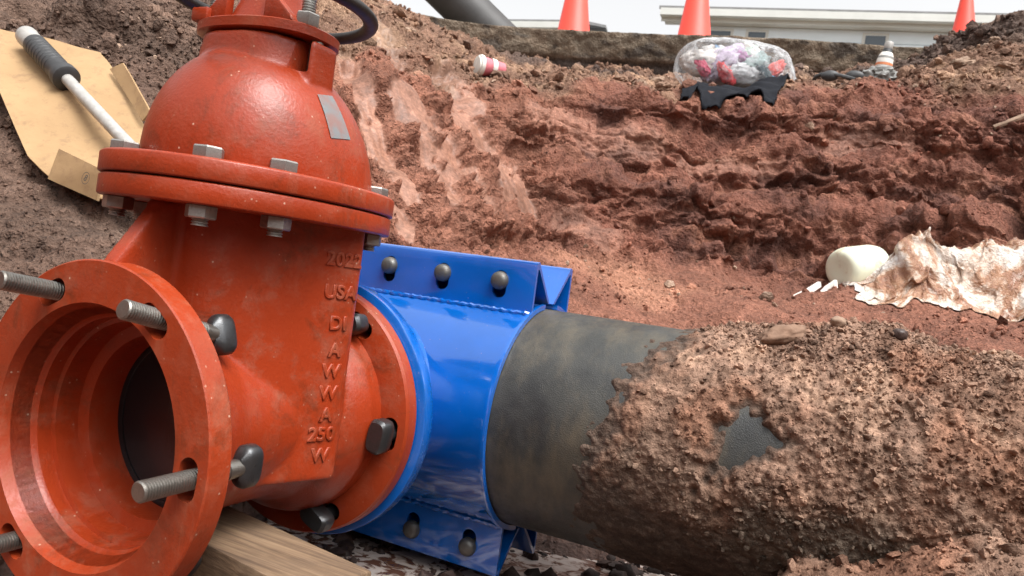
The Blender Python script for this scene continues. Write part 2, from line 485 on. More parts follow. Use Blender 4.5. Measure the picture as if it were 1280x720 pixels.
class MB:
    """collects shapes and links them as ONE mesh object"""
    def __init__(s): s.V = []; s.F = []
    def add(s, V, F):
        k = len(s.V); s.V += [tuple(map(float, v)) for v in V]; s.F += [tuple(int(i) + k for i in f) for f in F]; return s
    def box(s, c, d, M4=None, bev=0.0):
        x, y, z = d[0] / 2, d[1] / 2, d[2] / 2
        if bev:
            bm = bmesh.new(); bmesh.ops.create_cube(bm, size=1)
            for v in bm.verts: v.co = Vector((v.co.x * d[0], v.co.y * d[1], v.co.z * d[2]))
            bmesh.ops.bevel(bm, geom=list(bm.edges), offset=bev, segments=2, affect='EDGES', profile=0.5)
            bm.verts.index_update()
            V = [v.co.copy() for v in bm.verts]; F = [[v.index for v in f.verts] for f in bm.faces]; bm.free()
        else:
            V = [Vector((sx * x, sy * y, sz * z)) for sx in (-1, 1) for sy in (-1, 1) for sz in (-1, 1)]
            F = [(0, 1, 3, 2), (4, 6, 7, 5), (0, 4, 5, 1), (2, 3, 7, 6), (0, 2, 6, 4), (1, 5, 7, 3)]
        if M4 is not None: V = [M4 @ v for v in V]
        return s.add([Vector(c) + v for v in V], F)
    def rings(s, R, cap0=True, cap1=True, closed=True):
        """loft a list of rings with equal point counts"""
        n = len(R[0]); V = [p for r in R for p in r]; F = []
        for i in range(len(R) - 1):
            for j in range(n if closed else n - 1):
                k = (j + 1) % n
                F.append((i * n + j, i * n + k, (i + 1) * n + k, (i + 1) * n + j))
        if cap0: F.append(tuple(range(n))[::-1])
        if cap1: F.append(tuple((len(R) - 1) * n + j for j in range(n)))
        return s.add(V, F)
    def lathe(s, prof, org, ax, seg=48, cap0=True, cap1=True):
        """prof: (radius, distance along axis)"""
        ax = Vector(ax).normalized(); u = ax.orthogonal().normalized(); w = ax.cross(u); org = Vector(org)
        R = []
        for r, a in prof:
            R.append([org + ax * a + (u * math.cos(t) + w * math.sin(t)) * r for t in [2 * PI * k / seg for k in range(seg)]])
        return s.rings(R, cap0, cap1)
    def tube(s, pts, r, seg=10, cap=True):
        pts = [Vector(p) for p in pts]; R = []; up = None
        for i, p in enumerate(pts):
            d = (pts[min(i + 1, len(pts) - 1)] - pts[max(i - 1, 0)]).normalized()
            if up is None: up = d.orthogonal().normalized()
            up = (up - d * up.dot(d)).normalized(); w = d.cross(up)
            rr = r[i] if hasattr(r, '__len__') else r
            R.append([p + (up * math.cos(t) + w * math.sin(t)) * rr for t in [2 * PI * k / seg for k in range(seg)]])
        return s.rings(R, cap, cap)
    def build(s, name, mat, parent=None, smooth=True, sharp=35, bev=0.0):
        me = bpy.data.meshes.new(name); me.from_pydata(s.V, [], s.F)
        bm = bmesh.new(); bm.from_mesh(me); bmesh.ops.recalc_face_normals(bm, faces=bm.faces)
        if bev:
            es = [e for e in bm.edges if len(e.link_faces) == 2 and e.calc_face_angle(0) > 0.6]
            bmesh.ops.bevel(bm, geom=es, offset=bev, segments=2, affect='EDGES', profile=0.5)
        bm.to_mesh(me); bm.free()
        if smooth:
            for p in me.polygons: p.use_smooth = True
            me.set_sharp_from_angle(angle=math.radians(sharp))
        if mat is not None: me.materials.append(mat)
        o = bpy.data.objects.new(name, me); COL.objects.link(o)
        if parent is not None: o.parent = parent
        return o

def empty(name, loc=(0, 0, 0)):
    o = bpy.data.objects.new(name, None); o.location = loc; o.empty_display_size = 0.05; COL.objects.link(o); return o

def tag(o, label=None, cat=None, group=None, kind=None):
    for k, v in (('label', label), ('category', cat), ('group', group), ('kind', kind)):
        if v: o[k] = v
    return o

def keep(o, parent):
    """parent without moving (everything is modelled in world coordinates)"""
    o.parent = parent
    o.matrix_parent_inverse = Matrix.Translation(-parent.location)
    return o

def bake(o, mods):
    """apply modifiers: list of (type, {props})"""
    for t, kw in mods:
        md = o.modifiers.new(t, t)
        for k, v in kw.items(): setattr(md, k, v)
    bpy.context.view_layer.update()
    dg = bpy.context.evaluated_depsgraph_get()
    me = bpy.data.meshes.new_from_object(o.evaluated_get(dg))
    o.modifiers.clear(); old = o.data; o.data = me; bpy.data.meshes.remove(old)
    return o

def drop(o):
    me = o.data; bpy.data.objects.remove(o); bpy.data.meshes.remove(me)

def smooth_all(o, ang=35):
    o.data.polygons.foreach_set('use_smooth', np.ones(len(o.data.polygons), bool))
    o.data.set_sharp_from_angle(angle=math.radians(ang))

def sell(a, b, cy, n, z, seg=72, cx=0.0):
    """superellipse ring in plan"""
    R = []
    for k in range(seg):
        t = 2 * PI * k / seg; c, s = math.cos(t), math.sin(t)
        R.append(Vector((cx + a * math.copysign(abs(c) ** (2 / n), c), cy + b * math.copysign(abs(s) ** (2 / n), s), z)))
    return R

# ================================================================== THE PIT (ground)
ROAD_Z = 1.85
FOOT = [(-64.7,1.353,0.066),(-58.8,1.315,0.06),(-52.6,1.347,0.157),(-45.1,1.698,0.171),(-39.7,1.702,0.193),(-35.2,1.776,0.229),(-30.5,1.858,0.241),(-25.9,2.301,0.309),(-18.8,2.62,0.378),(-10.6,2.796,0.345),(-5.1,2.9,0.335),(-0.3,2.92,0.365),(4.3,2.92,0.395),(7.7,2.82,0.41),(12.4,2.72,0.42),(30,2.3,0.3),(55,1.9,0),(90,1.7,-0.1),(140,1.6,-0.1),(180,1.6,-0.1),(230,1.55,-0.1),(270,1.5,0)]
MID = [(-65.4,1.695,0.233),(-59.6,1.643,0.234),(-53.4,1.699,0.345),(-46,1.946,0.41),(-40.6,2.023,0.451),(-36.1,2.038,0.48),(-31.4,2.316,0.533),(-26.7,2.756,0.626),(-19.6,2.941,0.7),(-11.6,3.066,0.745),(-6.1,3.209,0.765),(-1,3.415,0.822),(3.7,3.388,0.834),(7.2,3.276,0.823),(11.9,3.157,0.81),(30,2.5,0.7),(55,2.15,0.5),(90,1.95,0.4),(140,1.9,0.4),(180,1.9,0.4),(230,1.85,0.4),(270,1.8,0.35)]
LIP = [(-65.9,2.039,0.428),(-60.2,1.902,0.43),(-54,1.94,0.555),(-46.6,2.149,0.616),(-41.3,2.397,0.732),(-36.9,2.455,0.781),(-32.1,2.726,0.84),(-27.5,3.131,0.981),(-20.3,3.223,1.041),(-12.2,3.298,1.077),(-6.8,3.475,1.138),(-1.7,3.784,1.255),(3.1,3.715,1.22),(6.6,3.615,1.18),(11.4,3.517,1.148),(30,2.8,1.1),(55,2.5,1),(90,2.3,0.95),(140,2.3,0.95),(180,2.3,0.95),(230,2.3,0.9),(270,2.25,0.7)]
LEDGE = [(-66.5,2.461,0.757),(-60.9,2.24,0.711),(-54.5,2.238,0.787),(-47.2,2.484,0.89),(-41.9,2.93,1.076),(-37.4,3.026,1.124),(-32.5,3.235,1.121),(-27.6,3.613,1.159),(-20.5,3.827,1.263),(-12.3,3.812,1.265),(-6.9,3.97,1.34),(-1.8,4.166,1.416),(2.9,4.109,1.433),(6.4,4.022,1.424),(11.2,4.009,1.413),(30,3.3,1.35),(55,2.9,1.3),(90,2.7,1.25),(140,2.7,1.25),(180,2.7,1.25),(230,2.7,1.2),(270,2.75,1)]
UPPER = [(-66.8,3.21,1.092),(-61.1,2.964,0.993),(-54.7,2.991,1.058),(-47.5,3.248,1.219),(-42.1,3.561,1.33),(-37.6,3.696,1.417),(-32.7,3.945,1.4),(-27.8,4.318,1.4),(-20.6,4.431,1.434),(-12.5,4.326,1.451),(-7,4.444,1.527),(-1.9,4.6,1.598),(2.7,4.558,1.704),(6.2,4.426,1.711),(11,4.375,1.67),(30,3.7,1.6),(55,3.3,1.55),(90,3.1,1.5),(140,3.1,1.5),(180,3.1,1.5),(230,3.1,1.45),(270,3.3,1.35)]
EDGE = [(-67.1,4.437,1.659),(-61.5,4.345,1.602),(-54.9,4.268,1.568),(-47.5,4.549,1.664),(-42,4.816,1.7),(-37.5,5.027,1.765),(-32.6,5.057,1.707),(-27.9,4.971,1.601),(-20.7,4.834,1.607),(-12.6,4.736,1.598),(-7.1,4.738,1.627),(-2,4.838,1.682),(2.5,4.893,1.954),(6,4.83,1.995),(10.8,4.864,1.998),(30,4.2,1.95),(55,3.8,1.8),(90,3.6,1.7),(140,3.6,1.7),(180,3.6,1.7),(230,3.7,1.7),(270,4.1,1.7)]
BACK = [(a, r + 0.8, 1.55) for a, r, z in EDGE]
FLOOR = [(-64.7,.8,-.29),(-52.6,.95,-.29),(-45,1.36,-.29),(-35.2,1.42,-.29),(-25.9,1.36,-.29),(-10,1.4,-.28),(0,1.5,-.26),(12,1.4,-.26),(30,1.1,-.28),(90,.8,-.29),(180,.8,-.29),(270,.8,-.29)]
RISE = [(-64.7,1.1,-.12),(-52.6,1.17,-.05),(-45,1.52,-.06),(-35.2,1.58,.0),(-30.5,1.62,.04),(-25.9,1.78,.085),(-18.8,2.05,.15),(-10.6,2.2,.18),(-5.1,2.15,.17),(-.3,2.1,.16),(4.3,2.05,.155),(7.7,2.0,.16),(12.4,1.95,.165),(30,1.6,0),(55,1.4,-.15),(90,1.3,-.2),(180,1.25,-.2),(270,1.2,-.2)]
INNER = [(a, 0.03, -.30) for a, r, z in FLOOR]
NODES = [INNER, FLOOR, RISE, FOOT, MID, LIP, LEDGE, UPPER, EDGE, BACK]
SEGN = [22, 46, 56, 78, 84, 60, 50, 40, 14]

az_in = np.arange(-66, 16.01, 0.10)
az_out = np.linspace(16.2, 293.8, 130)
AZ = np.concatenate([az_in, az_out])
def row_at(tab, az):
    t = np.array(tab); t = t[np.argsort(t[:, 0])]
    t = np.vstack([t[-2:] - [360, 0, 0], t, t[:2] + [360, 0, 0]])
    fine = np.arange(-80, 301, 0.25)
    r = np.interp(fine, t[:, 0], t[:, 1]); z = np.interp(fine, t[:, 0], t[:, 2])
    k = np.exp(-0.5 * (np.arange(-16, 17) / 6.0) ** 2); k /= k.sum()
    r = np.convolve(np.pad(r, 16, 'edge'), k, 'valid'); z = np.convolve(np.pad(z, 16, 'edge'), k, 'valid')
    return np.interp(az, fine, r), np.interp(az, fine, z)
NR = [row_at(t, AZ) for t in NODES]
Rg, Zg, Sg = [], [], []
for i in range(len(NODES) - 1):
    n = SEGN[i]
    for k in range(n + (1 if i == len(NODES) - 2 else 0)):
        f = k / n
        # Catmull-Rom along each profile keeps the breaks soft
        def cr(a, b, c, d): return 0.5 * (2 * b + (c - a) * f + (2 * a - 5 * b + 4 * c - d) * f * f + (3 * b - a - 3 * c + d) * f ** 3)
        P = [NR[max(i - 1, 0)], NR[i], NR[i + 1], NR[min(i + 2, len(NODES) - 1)]]
        lin = [NR[i][q] * (1 - f) + NR[i + 1][q] * f for q in (0, 1)]
        sm = [cr(P[0][q], P[1][q], P[2][q], P[3][q]) for q in (0, 1)]
        Rg.append(0.5 * lin[0] + 0.5 * sm[0]); Zg.append(0.5 * lin[1] + 0.5 * sm[1]); Sg.append(np.full(len(AZ), i + f))
Rg = np.array(Rg); Zg = np.array(Zg); Sg = np.array(Sg)
AZg = np.broadcast_to(AZ, Rg.shape)
a_ = np.radians(AZg)
G = np.stack([CAM.x + Rg * np.sin(a_), CAM.y + Rg * np.cos(a_), Zg], -1)     # rows, cols, 3
nr, nc = Rg.shape
def grid_normals(G):
    du = np.roll(G, -1, 1) - np.roll(G, 1, 1)
    dv = np.gradient(G, axis=0)
    n = np.cross(du, dv); n /= np.linalg.norm(n, axis=-1)[..., None] + 1e-9
    return n
# benches: short steep faces above narrow ledges in the back face
zt_ = (G[..., 2] + .035 * perlin(np.stack([AZg.ravel() * .16, AZg.ravel() * 0, AZg.ravel() * 0 + 3], 1)).reshape(nr, nc)) / .235
fr_ = zt_ - np.floor(zt_)
step = sstep(.55, .98, fr_) - fr_
wmask = sstep(3.0, 3.3, Sg) * (1 - sstep(4.7, 4.95, Sg)) * sstep(-31, -25, AZg) * (AZg < 40)
amp_t = .115 * (0.55 + 0.9 * np.clip(perlin(np.stack([AZg.ravel() * .12, np.floor(zt_).ravel() * 3.7, AZg.ravel() * 0], 1)).reshape(nr, nc) + .3, 0, 1))
G[..., 0] += wmask * amp_t * step * np.sin(a_); G[..., 1] += wmask * amp_t * step * np.cos(a_)
Nn = grid_normals(G)
flip = np.sign(Nn[..., 2]); Nn *= np.where(flip == 0, 1, flip)[..., None]
P = G.reshape(-1, 3); S = Sg.ravel(); A = AZg.ravel(); Nf = Nn.reshape(-1, 3)

inview = (A < 20)
wall = sstep(2.7, 3.1, S) * (1 - sstep(4.85, 5.1, S))             # cut faces
leftbank = 1 - sstep(-50, -44, A)                                  # loose brown slope on the far left
leftcut = sstep(-47, -42, A) * (1 - sstep(-27, -20, A))            # scraped clay face
top = sstep(4.9, 5.3, S)                                           # rubble above the lip
# --- smears left by the excavator bucket: long smooth patches running down the cut
u = np.radians(A) * 2.2; h = P[:, 2]
vs = u * 0.50 + h * 0.86
us = u * 0.86 - h * 0.50
STROKES = [(-35.5,.713,-31.3,.52,.046),(-32.8,.936,-30.2,.809,.046),(-39.8,.834,-36.8,.552,.026),(-35.8,.392,-33.8,.279,.024),(-31.2,.745,-28.8,.616,.040),(-28.3,.643,-25.7,.415,.027),(-24.2,.86,-17.5,.80,.085),(-21.9,.46,-18.8,.406,.040),(-29.9,.53,-27.9,.41,.024),(-38.8,1.10,-35.9,.90,.040),(-26.6,.59,-24.6,.455,.025),(-13.9,.755,-8.3,.775,.035),(-4.3,.954,-.2,.957,.05),(-37.2,.62,-33.5,.40,.025),(-33.5,.60,-30.5,.42,.022),(-42.0,.75,-39.0,.45,.05)]
Rf = Rg.ravel()
wob = 0.009 * perlin(P * 9 + 5) + 0.008 * perlin(P * 24 + 1)
smear = np.zeros(len(P)); along = np.zeros(len(P))
for a0, z0, a1, z1, w in STROKES:
    ux = np.radians(A) * Rf; am = np.interp(h, sorted((z0, z1)), (a1, a0) if z0 > z1 else (a0, a1))
    L = np.hypot(np.radians(a1 - a0) * 2.6, z1 - z0); ex, ez_ = np.radians(a1 - a0) * 2.6 / L, (z1 - z0) / L
    du_, dz_ = np.radians(A - a0) * 2.6, h - z0
    t_ = du_ * ex + dz_ * ez_; s_ = -du_ * ez_ + dz_ * ex
    end = np.maximum(np.maximum(-t_, t_ - L), 0)
    dist = np.hypot(end, s_) * .78 + wob
    m_ = 1 - sstep(w * 0.72, w * 1.0, dist)
    m_ *= sstep(2.3, 2.6, S) * (1 - sstep(5.9, 6.3, S))
    smear = np.maximum(smear, m_ * (1.0 if a0 < -25 else 0.45))
# broken edges of each smear
edge_n = perlin(P * 14) * 0.5 + perlin(P * 37) * 0.35
smear = np.clip(smear * sstep(-0.50, -0.30, edge_n), 0, 1)

# --- relief
d = np.zeros(len(P))
Pst = P * np.array([1, 1, 2.6])
big = fbm(P * 2.4, 3)
blk = fbm(Pst * 6.0 + 5, 4)
rdg = ridged(Pst * 5.0 + 2, 3)
w1, w2, wid = worley(P * np.array([13, 13, 20]) + 0.25 * np.stack([perlin(P * 20), perlin(P * 20 + 7), perlin(P * 20 + 13)], 1))
c1, c2, cid = worley(P * 36 + 0.3 * perlin(P * 40)[:, None])
fine = fbm(P * 42, 3)
xf = fbm(P * 120, 2)
clod = np.clip(0.62 - w1, 0, 1) * (0.4 + wid)
clod2 = np.clip(0.6 - c1, 0, 1) * (0.3 + cid)
d += 0.055 * big * sstep(1.8, 2.6, S)
rough_wall = wall * (1 - smear) * (1 - leftbank)
wq = P * np.array([7.0, 7.0, 15.0]) + 0.45 * np.stack([perlin(P * 9), perlin(P * 9 + 7), perlin(P * 9 + 13)], 1)
b1, b2, bid = worley(wq)
crack = np.exp(-((b2 - b1) / 0.10) ** 2); crack2 = np.exp(-((w2 - w1) / 0.10) ** 2)
block = (bid - 0.5) * sstep(0.0, 0.09, b2 - b1)
d += rough_wall * (0.034 * blk + 0.052 * block - 0.018 * crack * sstep(-.2, .3, perlin(P * 5 + 31)) - 0.007 * crack2 + 0.026 * (wid - .5) * sstep(0, .09, w2 - w1) + 0.007 * clod2 + 0.006 * fine)
# grooves dragged diagonally down the left-hand cut
groove = perlin(np.stack([(u + h * 0.62) * 11, vs * 1.6, u * 0 + 2], 1)) + .5 * perlin(np.stack([(u + h * 0.62) * 26, vs * 3, u * 0 + 6], 1))
d += rough_wall * leftcut * 0.030 * groove
# bedding: short broken ledges in the back face
led = np.sin((P[:, 2] + 0.05 * perlin(P * 3.0)) * 42) * sstep(-28, -18, A) * wall
d += 0.014 * led * (1 - smear) * sstep(-0.2, 0.4, perlin(P * 4 + 3))
# bucket tooth gouges along the foot of the back face
tooth = np.sin(np.radians(A) * 3.0 * 62 + 1.5 * perlin(P * 5)) * sstep(3.05, 3.15, S) * (1 - sstep(3.45, 3.6, S)) * sstep(-16, -12, A) * (1 - sstep(2, 6, A))
d += 0.020 * tooth
# smeared clay: dished, faint drag lines
drag = perlin(np.stack([(u + h * 0.62) * 60, vs * 2, u * 0], 1))
d += smear * (-0.016 + 0.0035 * drag + 0.006 * blk)
# rubble and loose slopes
d += top * (0.035 * blk + 0.032 * clod + 0.022 * clod2 + 0.008 * fine)
lb = leftbank * sstep(1.5, 2.2, S)
d += lb * (0.012 * blk + 0.014 * clod + 0.014 * clod2 + 0.006 * fine) * (1 - 0.6 * top)
flo = (1 - sstep(2.75, 3.1, S)) * (1 - lb)
d += flo * (0.018 * big + 0.014 * blk + 0.012 * clod + 0.010 * clod2 + 0.005 * fine) * sstep(0.3, 1.0, S)
d += 0.0022 * xf * (1 - 0.8 * smear)
# a hollow undercut on the far right of the back face and one below the rag bag
for (ha, hs, ra, rs, amp) in ((7.6, 3.6, 1.0, 0.30, .26), (-13.0, 4.35, 1.5, .28, .10), (-6.5, 3.25, 5.0, .12, .06)):
    d -= amp * np.exp(-((A - ha) / ra) ** 2 - ((S - hs) / rs) ** 2)
d *= np.where(inview, 1, 0.8)
# the relief must not lift the surface: take its mean out, ring by ring
bins = np.clip((S * 6).astype(int), 0, 60)
cnt = np.bincount(bins[inview], minlength=61); tot = np.bincount(bins[inview], d[inview], minlength=61)
mean_d = np.where(cnt > 0, tot / np.maximum(cnt, 1), 0)
d -= np.interp(S * 6, np.arange(61) + .5, mean_d)
d *= 1 - 0.9 * sstep(8.0, 8.5, S)
P2 = P + Nf * d[:, None]
# keep the lip crumbly
lipm = np.exp(-((S - 5.0) / 0.18) ** 2) * (1 - leftbank)
P2[:, 2] += lipm * (0.030 * perlin(P * 9) + 0.015 * clod - .008)

# trampled mound the timber sits on
P2[:, 2] += .068 * np.exp(-((P[:, 0] + .02) / .34) ** 2 - ((P[:, 1] - .12) / .17) ** 2)
# --- soil colours (true layer colours)
def C(*c): return np.array(c)
red = C(0.172, 0.067, 0.043); redd = C(0.105, 0.042, 0.029); pink = C(0.265, 0.138, 0.092)
brown = C(0.175, 0.098, 0.064); tan = C(0.27, 0.165, 0.105); dark = C(0.075, 0.050, 0.040); loose = C(0.112, 0.070, 0.050)
floorc = C(0.195, 0.082, 0.052)
def lerp(a, b, t): return a + (b - a) * t[:, None]
col = np.broadcast_to(red, P.shape).copy()
col = lerp(col, redd, sstep(-0.1, 0.5, fbm(P * np.array([3, 3, 6]) + 8, 3)))
col = lerp(col, C(0.225, 0.098, 0.062), sstep(0.1, 0.6, fbm(P * np.array([6, 6, 14]) + 21, 3)) * 0.8)
col = lerp(col, floorc, flo)
col = lerp(col, C(0.33, 0.160, 0.10), flo * sstep(-30, -27, A) * (1 - sstep(-14, -8, A)) * sstep(-0.2, 0.3, perlin(P * 3)) * 0.8)
lc = leftcut * sstep(2.8, 3.2, S) * (1 - sstep(5.6, 6.2, S))
col = lerp(col, C(0.235, 0.102, 0.064), lc * 0.8)
col = lerp(col, pink, smear * 0.7)
tmask = sstep(5.0, 5.5, S + 0.5 * perlin(P * 4))
col = lerp(col, brown, tmask)
col = lerp(col, tan, tmask * sstep(0.05, 0.5, fbm(P * 7 + 3, 3)))
# buried black road base below the asphalt
blackband = sstep(6.75, 7.05, S + 0.35 * perlin(P * 3)) * (1 - sstep(7.65, 7.9, S)) * sstep(-31, -27, A)
col = lerp(col, dark, blackband * 0.9)
col = lerp(col, dark * 0.8, sstep(7.7, 8.0, S) * sstep(-5, 0, A) * (1 - 0.5 * sstep(-.1, .3, perlin(P * 9))))
col = lerp(col, loose, leftbank * sstep(2.0, 2.6, S) * 0.95)
col = lerp(col, loose * 0.7, leftbank * sstep(0.0, 0.5, fbm(P * 3.5 + 31, 3)) * 0.7)
wetfloor = 1 - sstep(1.3, 2.0, S)
col = lerp(col, C(0.085, 0.048, 0.036), wetfloor * 0.9)
col *= (0.80 + 0.45 * wid)[:, None] ** 0.6
wetness = np.clip(smear * 0.95 + wetfloor * 0.6, 0, 1)
rgba = np.concatenate([np.clip(col, 0.005, 1), wetness[:, None]], 1)

idx = np.arange(nr * nc).reshape(nr, nc)
nx = np.roll(idx, -1, 1)
quads = np.stack([idx[:-1], nx[:-1], nx[1:], idx[1:]], -1).reshape(-1, 4)
ground = np_mesh('excavated_ground', P2, quads[:, ::-1], M['soil'], attr=rgba)
tag(ground, kind='structure')

GB = BVHTree.FromObject(ground, bpy.context.evaluated_depsgraph_get())
def gz(x, y, default=0.0):
    h = GB.ray_cast(Vector((x, y, 4)), Vector((0, 0, -1)))
    return h[0].z if h[0] is not None else default

# road slab round the rim: broken inner edge, flat top
az_r = np.concatenate([np.arange(-66, 16, .12), np.linspace(16.5, 293, 200)])
er, ez = row_at(EDGE, az_r); na = len(az_r)
zl = np.concatenate([np.linspace(1.56, ROAD_Z - .012, 26), [ROAD_Z - .004, ROAD_Z, ROAD_Z + .002, ROAD_Z + .004, ROAD_Z + .01, ROAD_Z]])
ol = np.concatenate([np.linspace(.05, .0, 26), [.006, .03, .2, .8, 15, 120]])
RV, RC_ = [], []
aa = np.radians(az_r)
for k, (zz, oo) in enumerate(zip(zl, ol)):
    rr = er + .04 + oo
    q_ = np.stack([CAM.x + rr * np.sin(aa), CAM.y + rr * np.cos(aa), np.full(na, zz)], 1)
    amp_ = 1.0 if k < 26 else (.4 if k < 28 else 0.0)
    dr = .55 * amp_ * (.035 * perlin(q_ * 5) + .022 * perlin(q_ * np.array([14, 14, 20])) + .012 * perlin(q_ * 45) + .006 * perlin(q_ * 110))
    lay = sstep(1.66, 1.69, q_[:, 2] + .012 * perlin(q_ * 8))                 # asphalt course over the dark base
    dr = dr - amp_ * .03 * lay
    q_[:, 0] += dr * np.sin(aa); q_[:, 1] += dr * np.cos(aa)
    c_ = lerp(np.broadcast_to(C(.060, .043, .035), q_.shape), C(.175, .138, .100), lay)
    c_ = lerp(c_, C(.20, .15, .105), sstep(.1, .45, fbm(q_ * np.array([9, 9, 16]), 3)) * lay * .8)
    c_ = lerp(c_, C(.055, .045, .038), sstep(.15, .5, fbm(q_ * np.array([7, 7, 12]) + 30, 3)) * lay * .8)
    c_ = lerp(c_, C(.22, .17, .13), np.exp(-((q_[:, 2] - 1.685) / .008) ** 2) * .7)
    RV.append(q_); RC_.append(np.concatenate([c_, np.full((na, 1), .05)], 1))
RV = np.concatenate(RV); RC_ = np.concatenate(RC_)
ii = np.arange(len(zl) * na).reshape(len(zl), na); jj = np.roll(ii, -1, 1)
road = np_mesh('road', RV, np.stack([ii[:-1], jj[:-1], jj[1:], ii[1:]], -1).reshape(-1, 4)[:, ::-1], M['soil'], attr=RC_)
tag(road, kind='structure')

# ------------------------------------------------------------------ puddle
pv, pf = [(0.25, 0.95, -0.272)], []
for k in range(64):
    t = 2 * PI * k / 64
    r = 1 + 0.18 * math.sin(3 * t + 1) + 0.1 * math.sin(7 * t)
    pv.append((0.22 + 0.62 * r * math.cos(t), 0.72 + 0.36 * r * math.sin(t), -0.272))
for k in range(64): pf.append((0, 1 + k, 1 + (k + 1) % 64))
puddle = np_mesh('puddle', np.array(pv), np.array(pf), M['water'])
tag(puddle, kind='structure')

# ------------------------------------------------------------------ clods and pebbles (uncountable)
def ico(sub):
    bm = bmesh.new(); bmesh.ops.create_icosphere(bm, subdivisions=sub, radius=1)
    V = np.array([v.co[:] for v in bm.verts]); bm.verts.index_update()
    F = np.array([[v.index for v in f.verts] for f in bm.faces]); bm.free(); return V, F
ICO = {1: ico(1), 2: ico(2), 3: ico(3)}
def rock_variants(sub, n, amp=0.28, seed=0):
    V, F = ICO[sub]; out = []
    for k in range(n):
        o = np.random.default_rng(seed + k).random(3) * 50
        r = 1 + amp * perlin(V * 1.1 + o) * 1.6 + amp * 0.6 * perlin(V * 2.6 + o)
        out.append(V * r[:, None])
    return out, F
def scatter(name, pts, size, mat, colr, seed=0, sub=1, squash=0.7, wet=0.1, sink=0.25):
    var, F = rock_variants(sub, 9, 0.34, seed)
    rng = np.random.default_rng(seed); n = len(pts)
    q = rng.normal(size=(n, 4)); q /= np.linalg.norm(q, axis=1)[:, None]
    w, x, y, z = q.T
    Rm = np.stack([np.stack([1 - 2 * (y * y + z * z), 2 * (x * y - z * w), 2 * (x * z + y * w)], 1),
                   np.stack([2 * (x * y + z * w), 1 - 2 * (x * x + z * z), 2 * (y * z - x * w)], 1),
                   np.stack([2 * (x * z - y * w), 2 * (y * z + x * w), 1 - 2 * (x * x + y * y)], 1)], 1)
    nv = len(var[0]); VV = np.empty((n, nv, 3)); pick = rng.integers(0, len(var), n)
    sq = np.stack([np.ones(n), 0.6 + 0.4 * rng.random(n), squash * (0.7 + 0.5 * rng.random(n))], 1)
    for k in range(len(var)):
        m = pick == k
        VV[m] = var[k][None] * sq[m][:, None, :]
    VV = np.einsum('nij,nvj->nvi', Rm, VV) * size[:, None, None] + pts[:, None, :]
    FF = (F[None] + (np.arange(n) * nv)[:, None, None]).reshape(-1, 3)
    cc = np.repeat(np.concatenate([np.clip(colr, 0.004, 1), np.full((n, 1), wet)], 1), nv, 0)
    return np_mesh(name, VV.reshape(-1, 3), FF, mat, attr=cc, sharp=50)

vis = np.where(inview & (S > 2.1) & (S < 8.3))[0]
wgt = 0.20 + 1.6 * top[vis] + 0.9 * lb[vis] + 0.7 * flo[vis] + 0.5 * lipm[vis]
wgt *= (1 - 0.97 * smear[vis]) * (1 - 0.25 * rough_wall[vis])
wgt *= sstep(-0.25, 0.3, fbm(P[vis] * 3 + 40, 2)) + 0.25
wgt *= Rg.ravel()[vis] ** 1.0
pickv = RNG.choice(vis, 15000, replace=False, p=wgt / wgt.sum())
sz = 0.0045 * (1 + RNG.pareto(2.6, len(pickv))) ; sz = np.clip(sz, 0.004, 0.030) * np.clip(Rg.ravel()[pickv] / 2.6, 0.6, 1.4)
cl = col[pickv] * (0.75 + 0.75 * RNG.random((len(pickv), 1)))
pale = RNG.random(len(pickv)) < 0.05
cl[pale] = np.array([0.36, 0.25, 0.18]) * (0.7 + 0.5 * RNG.random((pale.sum(), 1)))
o = scatter('loose_soil_clods', P2[pickv] + Nf[pickv] * (sz * 0.2)[:, None], sz, M['soil'], cl, 21)
tag(o, 'small brown soil clods and pebbles strewn over the pit slopes', 'soil', kind='stuff')

# ================================================================== GATE VALVE
BOLT_ANG = [117, 57, -3, -63, -123, 177]
valve = empty('gate_valve', (0, 0.18, -0.18))
tag(valve, 'orange-red cast iron gate valve with open flanged socket and domed bonnet', 'gate valve')
def vp(mb, name, mat, **kw):
    return keep(mb.build(name, mat, None, **kw), valve)

def slot_cutter(r, ang, y0, y1, rad, half):
    """an oval hole running round the bolt circle"""
    mb = MB(); a = math.radians(ang); ring = []
    for k in range(28):
        t = 2 * PI * k / 28
        du = math.cos(t) * rad; dv = math.sin(t) * rad + math.copysign(half, math.sin(t)) if abs(math.sin(t)) > 1e-6 else 0
        rr = r + du; aa = a + dv / r
        ring.append((rr * math.cos(aa), rr * math.sin(aa)))
    mb.rings([[Vector((x, y, z)) for x, z in ring] for y in (y0, y1)])
    return mb

# --- barrel, chamber and neck cast in one: voxel-fused so every joint gets a cast fillet
mb = MB()
barrel = [(0.0, .012), (.139, .012), (.141, .03), (.136, .055), (.124, .085), (.110, .12), (.106, .15), (.106, .225), (.114, .258), (.132, .285), (.139, .305), (.137, .318), (.138, .334), (0.0, .334)]
mb.lathe([(max(r, 1e-4), a) for r, a in barrel], (0, 0, 0), (0, 1, 0), 96)
half = [(0, .083), (.022, .083), (.05, .097), (.078, .138), (.101, .196), (.1225, .257), (.117, .268), (.075, .287), (0, .293)]
def spl(pts, n):
    pts = [Vector((x, y, 0)) for x, y in pts]; out = []
    for i in range(len(pts) - 1):
        a, b, c, d = pts[max(i - 1, 0)], pts[i], pts[i + 1], pts[min(i + 2, len(pts) - 1)]
        for k in range(n):
            f = k / n
            out.append(0.5 * (2 * b + (c - a) * f + (2 * a - 5 * b + 4 * c - d) * f * f + (3 * b - a - 3 * c + d) * f ** 3))
    out.append(pts[-1]); return out
fr = spl(half[:6], 8); bk = spl(half[5:], 6)[1:]
rt = fr + bk
